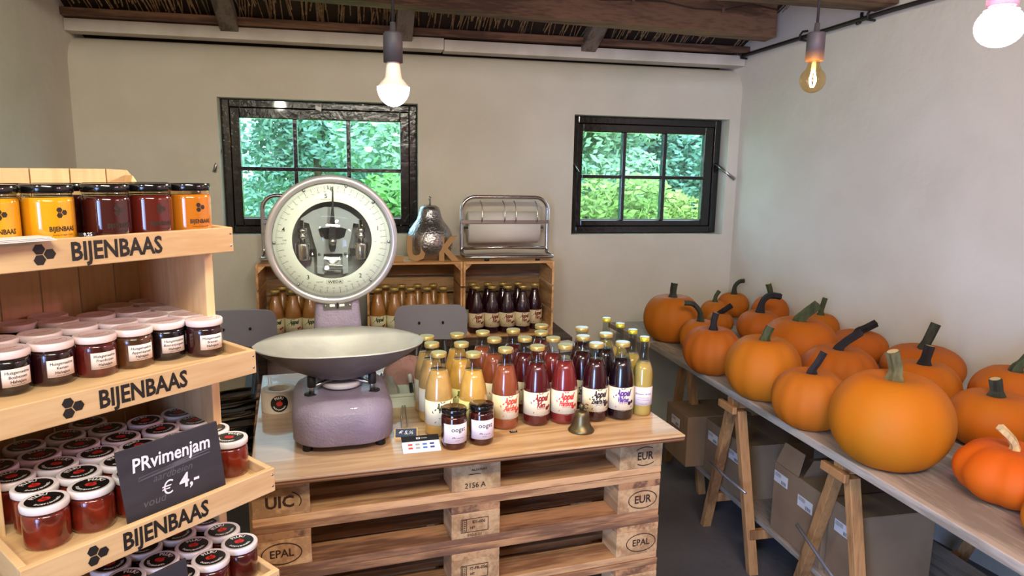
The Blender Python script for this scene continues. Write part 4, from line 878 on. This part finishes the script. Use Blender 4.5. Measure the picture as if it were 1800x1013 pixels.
def holder(x, label):
    t = empty('paper_roll_holder', (x, 3.87, ZT), 0, label, 'paper roll holder', 'chrome paper roll holders on the crates')
    w, h = .25, .345
    def arc(cx, cz, r_, a0, a1, y): return [(cx+r_*math.cos(R(a)), y, cz+r_*math.sin(R(a))) for a in range(a0, a1+(1 if a1 > a0 else -1), 15 if a1 > a0 else -15)]
    pth = [(w, -.09, .022), (w, -.06, .022)]+[(w, .05, .03), (w, .06, .05)]
    top = arc(w-.075, h-.075, .075, 0, 90, .06)+arc(-w+.075, h-.075, .075, 90, 180, .06)
    MB().tube([(w-.04, -.10, .022), (w-.01, -.095, .022), (w, -.07, .022), (w, .03, .022), (w, .055, .032), (w, .06, .06)]+top+[(-w, .06, .06), (-w, .055, .032), (-w, .03, .022), (-w, -.07, .022), (-w+.01, -.095, .022), (-w+.04, -.10, .022)], .0115, 10, closed=True).obj('tube_frame', chrome, t)
    MB().tube([(-w+.01, .045, .055), (0, .05, .06), (w-.01, .045, .055)], .010, 8).obj('rear_rail', chrome, t)
    MB().box((-w-.004, .03, .196), (w+.004, .036, .216)).obj('tear_bar', steel, t, bevel=.001)
    for x_ in (-.14, -.01, .055, .18): MB().tube([(x_-.008, .05, .325), (x_, .038, .305), (x_+.004, .028, .27), (x_+.002, .022, .235), (x_, .022, .205)], .003, 6).obj('wire_guide', chrome, t)
    ro = MB().lathe([(.018, -.205), (.092, -.205), (.092, .205), (.018, .205), (.018, -.205)], 48, (0, .128, .168), axis='X'); ro.f = ro.f[:-2]; ro.sm = ro.sm[:-2]
    ro.obj('paper_roll', M('roll_white', (226, 222, 214), .85), t)
    MB().lathe([(.009, -.245), (.009, .245)], 12, (0, .128, .168), axis='X').obj('roll_axle', steel, t)
    for x_ in (-.13, .16): MB().lathe([(.014, 0), (.014, .012)], 12, (x_, -.09, 0)).obj('foot', rubber, t)
    for x_ in (-.2, .2): MB().lathe([(.012, 0), (.012, .012)], 12, (x_, .045, 0)).obj('foot', rubber, t)
holder(.803, 'chrome tube holder with white paper roll on the right crate'); holder(-.265, 'chrome tube paper roll holder half hidden behind the scale dial')

# ---------------------------------------------------------------- chairs
def chair(x, y, rz, label):
    t = empty('school_chair', (x, y, 0), rz, label, 'chair', 'grey school chairs behind the counter')
    g = M('chair_grey', (134, 133, 140), .55)
    m = MB(); vs = []; NX = 28
    for i_ in range(NX+1):
        u = -math.cos(PI*i_/NX); px = u*.168; e_ = max(0, abs(px)-.123); zh = .0825-.045+math.sqrt(max(0, .045**2-e_**2))
        for dy in (0, .012):
            for q_ in (-1, 1): vs.append((px, dy-.9*px*px, .935+q_*zh))
    fs = []
    for i_ in range(NX):
        a_, b_ = 4*i_, 4*i_+4; fs += [(a_, b_, b_+1, a_+1), (a_+2, a_+3, b_+3, b_+2), (a_+1, b_+1, b_+3, a_+3), (a_, a_+2, b_+2, b_)]
    m.add(vs, fs+[(0, 1, 3, 2), (4*NX, 4*NX+2, 4*NX+3, 4*NX+1)], False)
    br = m.obj('backrest', g, t)
    for sx in (-.055, .055): MB().lathe([(.0055, -.012), (.0055, .001)], 10, (sx, -.003, .935), axis='Y').obj('rivet', ink, br)
    MB().prism(rounded(.38, .37, .06, 5, 0, -.19), .438, .452, 'XY').obj('seat', g, t, bevel=.002)
    for sx in (-.16, .16):
        MB().tube([(sx, .05, 0), (sx, .02, .43), (sx*.5, .018, .6), (sx*.36, .02, .93)], .011, 8).obj('back_leg', M('chair_steel', (70, 68, 70), .4, .6), t)
        MB().tube([(sx*1.1, -.36, 0), (sx, -.33, .43), (sx, .02, .43)], .011, 8).obj('front_leg', M('chair_steel', (70, 68, 70), .4, .6), t)
chair(.308, 3.20, R(-2), 'grey plywood chair back with two dark rivets, behind the juice bottles')
chair(-.545, 3.18, R(4), 'grey chair back peeking out between display stand and scale pan')
wpb = empty('paper_pile', (.98, 3.45, .7185), .3, 'small pile of white papers behind the dark juice bottles', 'paper')
# it lies on a low side cabinet
cab = empty('low_cabinet', (.98, 3.42, 0), 0, 'low dark cabinet in front of the right crate', 'cabinet')
MB().box((-.24, -.13, 0), (.26, .15, .70)).obj('cabinet_body', dwood, cab, bevel=.003); MB().box((-.25, -.14, .70), (.27, .16, .718)).obj('cabinet_top', dwood, cab, bevel=.002)
MB().box((-.23, -.138, .05), (.25, -.1305, .68)).obj('door', dwood, cab, bevel=.002)
for i in range(4): MB().box((-.12, -.09, .0025*i), (.12, .09, .0025*i+.002)).map(lambda v: (v.x+.01*i, v.y, v.z)).obj('sheet', paper, wpb)

# ---------------------------------------------------------------- trestle table with pumpkins
TZ = .77
gw = [wood('grey_board', (168, 156, 140), (128, 118, 104), ax, .85, 20) for ax in 'XY']
tb = empty('trestle_table_top', (1.456, 3.306, .74), 0, 'long weathered grey board table top carrying the pumpkins', 'table top')
m = MB(); yy = [3.306, 2.4, 1.6, .6]
def plank(x0a, x1a, x0b, x1b, ya, yb, name='board', z0=0, z1=.03):
    vs = [(x-1.456, y-3.306, z) for z in (z0, z1) for x, y in ((x0a, ya), (x1a, ya), (x1b, yb), (x0b, yb))]
    return MB().add(vs, [(3, 2, 1, 0), (4, 5, 6, 7), (0, 1, 5, 4), (1, 2, 6, 5), (2, 3, 7, 6), (3, 0, 4, 7)]).obj(name, gw[1], tb, bevel=.003)
plank(1.456, 1.905, 1.478, 1.93, 3.306, .6); plank(1.909, 2.40, 1.934, 2.55, 3.306, .6)
plank(1.404, 1.90, 1.450, 1.90, 3.80, 3.310); plank(1.904, 2.33, 1.904, 2.40, 3.80, 3.310)
lw = wood('trestle', (176, 128, 78), (128, 88, 52), 'Z', .65, 16)
tpos = [(3.22, 'farthest trestle under the table, near the back wall'), (2.50, 'second farthest trestle with two splayed legs by the cartons'), (1.86, 'trestle with grey strap standing before the nearest carton'), (1.10, 'nearest trestle at the right picture edge')]
for i, (y, lb) in enumerate(tpos):
    t = empty('trestle', ((1.60, 1.465, 1.49, 1.50)[i], y, 0), 0, 'pale wooden '+lb, 'trestle', 'wooden trestles under the pumpkin table')
    x1_ = .74 if i == 0 else .85
    MB().box((-.0, -.022, .695), (x1_, .022, .7395)).obj('top_bar', lw, t, bevel=.003)
    MB().box((-.02, -.06, .685), (.0, .06, .715)).obj('hinge_block', lw, t, bevel=.003)
    for x in (.03, x1_-.06):
        for s_ in (-1, 1):
            vs = []
            for z, yc in ((0, .31 if s_ > 0 else -.10), (.693, s_*.032)):
                for dx, dy in ((-.02, -.016), (.02, -.016), (.02, .016), (-.02, .016)): vs.append((x+dx+(.07 if z == 0 and x < .5 else 0), yc+dy, z))
            MB().add(vs, [(3, 2, 1, 0), (4, 5, 6, 7), (0, 1, 5, 4), (1, 2, 6, 5), (2, 3, 7, 6), (3, 0, 4, 7)]).obj('leg', lw, t, bevel=.002)
    for s_ in (-1, 1): MB().box((.075, (.245 if s_ > 0 else -.095)-.012, .155), (x1_-.03, (.245 if s_ > 0 else -.095)+.012, .195)).obj('brace', lw, t, bevel=.002)
    if i == 2:
        MB().tube([(.0, .18, .42), (-.005, .0, .36), (.0, -.18, .30)], .006, 6).obj('strap', M('strap_grey', (150, 152, 158), .3, .6), t)
    if i == 1:
        MB().tube([(.01, .15, .40), (-.005, .0, .40), (.01, -.15, .39)], .005, 6).obj('strap', M('strap_grey', (150, 152, 158), .3, .6), t)
ls = empty('lower_board', (1.60, 1.5, .1955), 0, 'rough board shelf resting low on the trestle braces', 'shelf')
MB().box((0, 0, 0), (.30, 1.75, .022), .002).obj('board', gw[1], ls, bevel=.003); MB().box((.305, 0.02, 0), (.60, 1.74, .022), .002).obj('board', gw[1], ls, bevel=.003)
card = M('cardboard', (138, 112, 84), .85, rgb2=(126, 100, 74), scale=6); card_in = M('cardboard_dark', (112, 90, 66), .9)
def carton(x0, y0_, w, d, h, label, open_=False, lab=((.3, .5),), z=.2180):
    t = empty('carton', (x0, y0_, z), 0, label, 'box', 'brown cartons under the pumpkin table')
    MB().box((0, 0, 0), (w, d, h-.003)).obj('box_body', card, t, bevel=.002)
    if not open_:
        MB().box((.001, .001, h-.003), (w/2-.0015, d-.001, h)).obj('flap', card, t); MB().box((w/2+.0015, .001, h-.003), (w-.001, d-.001, h)).obj('flap', card, t)
    else:
        MB().box((.001, .001, h-.003), (w-.001, d*.5, h)).obj('flap', card, t)
        MB().add([(.0, d*.52, h), (.0, d*.98, h), (-.03+.07, d*1.0, h+.075), (.04, d*.60, h+.075), (.003, d*.52, h), (.003, d*.98, h), (.043, d*1.0, h+.075), (.043, d*.60, h+.075)], [(0, 1, 2, 3), (7, 6, 5, 4), (0, 4, 5, 1), (1, 5, 6, 2), (2, 6, 7, 3), (3, 7, 4, 0)]).obj('raised_flap', card, t)
        MB().add([(.02, d*.5, h), (w*.6, d*.5, h), (w*.6, d*.44, h+.06), (.05, d*.46, h+.07), (.02, d*.5+.003, h), (w*.6, d*.5+.003, h), (w*.6, d*.44+.003, h+.06), (.05, d*.46+.003, h+.07)], [(0, 1, 2, 3), (7, 6, 5, 4), (0, 4, 5, 1), (1, 5, 6, 2), (2, 6, 7, 3), (3, 7, 4, 0)]).obj('raised_flap', card_in, t)
    for a_, zf in lab:
        lb = MB().box((-.0012, d*a_-.045, h*zf-.022), (-.0002, d*a_+.045, h*zf+.022)).obj('shipping_label', M('ship_label', (206, 200, 196), .6), t)
        bars = MB()
        for q in range(7): bars.box((-.0016, d*a_-.035+q*.0048, h*zf-.018), (-.0013, d*a_-.033+q*.0048, h*zf-.004))
        for q in range(3): bars.box((-.0016, d*a_-.0, h*zf+.004+q*.005), (-.0013, d*a_+.04, h*zf+.0055+q*.005))
        bars.obj('barcode', ink, lb)
carton(1.53, 2.98, .34, .24, .255, 'farthest brown carton under the table', lab=((.55, .75),))
carton(1.615, 2.60, .34, .355, .255, 'long closed brown carton with two white labels, behind the splayed trestle', lab=((.80, .72), (.25, .68)))
carton(1.615, 2.06, .34, .32, .285, 'brown carton with raised flaps and two white labels', True, lab=((.85, .80), (.35, .70)))
carton(1.615, 1.88, .30, .155, .295, 'nearest brown carton, behind the strapped trestle', lab=((.5, .72),))
# pumpkins
PM = {}
def pumpkin(x, y, r, ra, stem, srad, scol, label, col=(222, 118, 30), lobes=10, depth=.045, seed=0, cat='pumpkin'):
    t = empty('pumpkin', (x, y, TZ), seed*.7, label, cat, 'pumpkins on the trestle table')
    NS, NK = 60, 22; vs = []; rz = r*ra; rnd = random.Random(seed); ph = rnd.random()*6
    for k in range(NK+1):
        th_ = PI*k/NK; st_ = math.sin(th_); ct = math.cos(th_)
        base = st_**.86 if st_ > 0 else 0
        for i in range(NS):
            a = 2*PI*i/NS; c_ = abs(math.cos(a*lobes/2+ph)); lob = 1-depth*1.5*(1-c_)**1.5*(.45+.55*(1-st_)**.4)-.010*(1-abs(math.cos(a*lobes+ph*2)))**2*(1.3-st_)-.012*math.sin(2*a+ph)
            rr3 = r*base*lob
            z = rz*ct*(1-.22*math.exp(-(st_/.30)**2))
            if k in (0, NK): rr3 = r*.01
            vs.append((rr3*math.cos(a), rr3*math.sin(a), z))
    zmin = min(v[2] for v in vs); zt = max(v[2] for v in vs); vs = [(v[0], v[1], v[2]-zmin) for v in vs]
    m = MB(); m.add(vs, [(k*NS+i, (k+1)*NS+i, (k+1)*NS+(i+1) % NS, k*NS+(i+1) % NS) for k in range(NK) for i in range(NS)], True)
    col = (int(col[0]*.85), int(col[1]*.82), int(col[2]*.62)); key = 'pumpkin_%d_%d_%d' % col
    m.obj('pumpkin_body', M(key, col, .62, rgb2=(max(0, col[0]-12), col[1]+4, col[2]+3), scale=5, bump=.05, bscale=60), t)
    MATS[key].node_tree.nodes['Principled BSDF'].inputs['Specular IOR Level'].default_value = .22
    z0 = rz*(1-.22)-zmin-.004
    sp = [Vector((0, 0, z0-.008))]+[Vector((dx*math.cos(-seed*.7+R(-12)), dx*math.sin(-seed*.7+R(-12)), z0+dz)) for dx, dz in stem]
    # smooth path
    pts = []
    for i in range(len(sp)-1):
        for q in range(4):
            u = q/4; p0 = sp[max(i-1, 0)]; p1 = sp[i]; p2 = sp[i+1]; p3 = sp[min(i+2, len(sp)-1)]
            pts.append(.5*((2*p1)+(p2-p0)*u+(2*p0-5*p1+4*p2-p3)*u*u+(3*p1-p0-3*p2+p3)*u**3))
    pts.append(sp[-1]); n_ = len(pts); rad = [srad*1.2*(2.15-1.25*min(1, i/(n_*.42))**.7+.12*(i/n_)) for i in range(n_)]
    sm_ = MB(); sm_.tube(pts, rad, 10, smooth=False)
    # five ridges on the stem
    k_ = 0
    nv = []
    for i in range(n_):
        for q in range(10):
            v = Vector(sm_.v[i*10+q]); c_ = pts[i]; nv.append(tuple(c_+(v-c_)*(1.14 if q % 2 == 0 else .84)))
    sm_.v = nv
    s_o = sm_.obj('stem', M('stem_%d_%d_%d' % scol, tuple(int(v*.72) for v in scol), .85, rgb2=tuple(min(255, int(v*1.25+2)) for v in scol), scale=45, stretch=(1, 1, .3)), t)
    d = (pts[-1]-pts[-2]).normalized(); q_ = d.orthogonal().normalized(); w_ = d.cross(q_)
    MB().add([tuple(pts[-1]+d*.0008+(q_*math.cos(2*PI*i/10)+w_*math.sin(2*PI*i/10))*rad[-1]*.85) for i in range(10)], [tuple(range(10))]).obj('cut_end', M('stem_cut', (196, 176, 130), .8), s_o)
    return t
DG, BR, GR, PG = (46, 48, 34), (30, 25, 25), (62, 68, 38), (96, 92, 58)
pumpkin(1.585, 3.335, .150, .90, [(0, .02), (.0, .05), (.004, .085)], .014, DG, 'large tall pumpkin with straight stem at the far end nearest the bottles', (214, 120, 34), seed=1)
pumpkin(2.024, 3.700, .083, .88, [(0, .02), (.004, .045), (.022, .075)], .009, GR, 'small pumpkin with short green stem against the back wall', (220, 124, 40), seed=2)
pumpkin(1.620, 3.089, .100, .90, [(0, .02), (-.008, .06), (-.04, .095), (-.085, .10)], .010, DG, 'pumpkin with long stem arching to the left, second in the front row', (218, 120, 34), seed=3)
pumpkin(1.508, 2.754, .130, .87, [(0, .02), (.0, .05), (.008, .085)], .011, BR, 'ribbed pumpkin with upright dark stem, third in the front row', (212, 108, 30), depth=.07, lobes=12, seed=4)
pumpkin(1.935, 3.470, .077, .80, [(0, .01), (.025, .03), (.06, .055)], .012, BR, 'small ribbed pumpkin with dark slanting stem hidden between others', (216, 120, 42), depth=.07, seed=5)
pumpkin(2.035, 3.235, .118, .78, [(0, .02), (.01, .07), (.045, .10), (.10, .095)], .013, BR, 'pumpkin with thick black stem arching to the right', (214, 110, 36), depth=.06, seed=6)
pumpkin(2.235, 3.860, .095, .85, [(0, .02), (.004, .06), (.03, .088), (.06, .092)], .010, DG, 'farthest pumpkin in the corner with curved stem', (222, 122, 36), seed=7)
pumpkin(2.295, 3.555, .108, .90, [(0, .02), (-.004, .05), (-.02, .095)], .013, GR, 'round pumpkin with leaning green stem against the right wall', (220, 112, 34), seed=8)
pumpkin(1.542, 2.407, .147, .92, [(0, .015), (.008, .04), (.018, .064)], .013, GR, 'large smooth pumpkin with short green stem, middle of the front row', (222, 126, 30), seed=9)
pumpkin(1.962, 2.790, .168, .74, [(0, .02), (.03, .05), (.075, .085)], .018, GR, 'broad pumpkin with very thick slanting green stem', (220, 118, 30), depth=.035, seed=10)
pumpkin(2.360, 3.190, .098, .86, [(0, .02), (.004, .05), (.016, .10)], .010, GR, 'pumpkin by the wall with thin upright pale green stem', (222, 122, 34), seed=11)
pumpkin(2.286, 2.800, .135, .62, [(0, .015), (.03, .03), (.075, .055)], .014, BR, 'flattened pumpkin with short black slanting stem by the wall', (216, 110, 38), depth=.06, seed=12)
pumpkin(1.893, 2.420, .152, .68, [(0, .015), (.03, .045), (.08, .08)], .013, BR, 'ribbed flattish pumpkin with black stem bent right, behind the front row', (214, 112, 34), depth=.07, lobes=12, seed=13)
pumpkin(1.528, 2.084, .128, .88, [(0, .02), (.015, .045), (.035, .085)], .010, BR, 'ribbed pumpkin with thin dark stem, left of the biggest pumpkin', (216, 118, 32), depth=.05, lobes=12, seed=14)
pumpkin(1.583, 1.765, .178, .87, [(0, .02), (.0, .05), (-.016, .098)], .016, PG, 'biggest pumpkin with pale striped stem at the table edge', (224, 128, 24), depth=.018, seed=15)
pumpkin(2.279, 2.400, .160, .62, [(0, .02), (.015, .06), (.035, .115)], .015, DG, 'wide pumpkin by the wall with tall tapering dark stem', (216, 112, 32), depth=.05, seed=16)
pumpkin(2.055, 2.155, .132, .80, [(0, .02), (.006, .05), (.012, .08)], .014, BR, 'pumpkin with straight rough dark stem behind the biggest pumpkin', (220, 120, 28), seed=17)
pumpkin(2.290, 1.990, .140, .80, [(0, .02), (.02, .045), (.05, .08), (.10, .10)], .012, GR, 'pumpkin near the wall at right edge with stem arching right', (220, 116, 32), seed=18)
pumpkin(2.020, 1.815, .140, .72, [(0, .02), (-.002, .035), (-.010, .065)], .015, DG, 'smooth pumpkin with thick stub stem, right of the biggest pumpkin', (224, 120, 26), depth=.02, seed=19)
pumpkin(1.735, 1.480, .142, .60, [(0, .01), (-.012, .035), (-.05, .07)], .0085, (196, 168, 112), 'bright orange flat squash with thin dry stem at the table edge', (236, 106, 18), depth=.10, lobes=8, seed=20)
pumpkin(1.640, 1.262, .078, .86, [(0, .01), (.004, .03), (.008, .05)], .009, DG, 'small pumpkin cut off by the right picture edge', (220, 124, 24), seed=21)
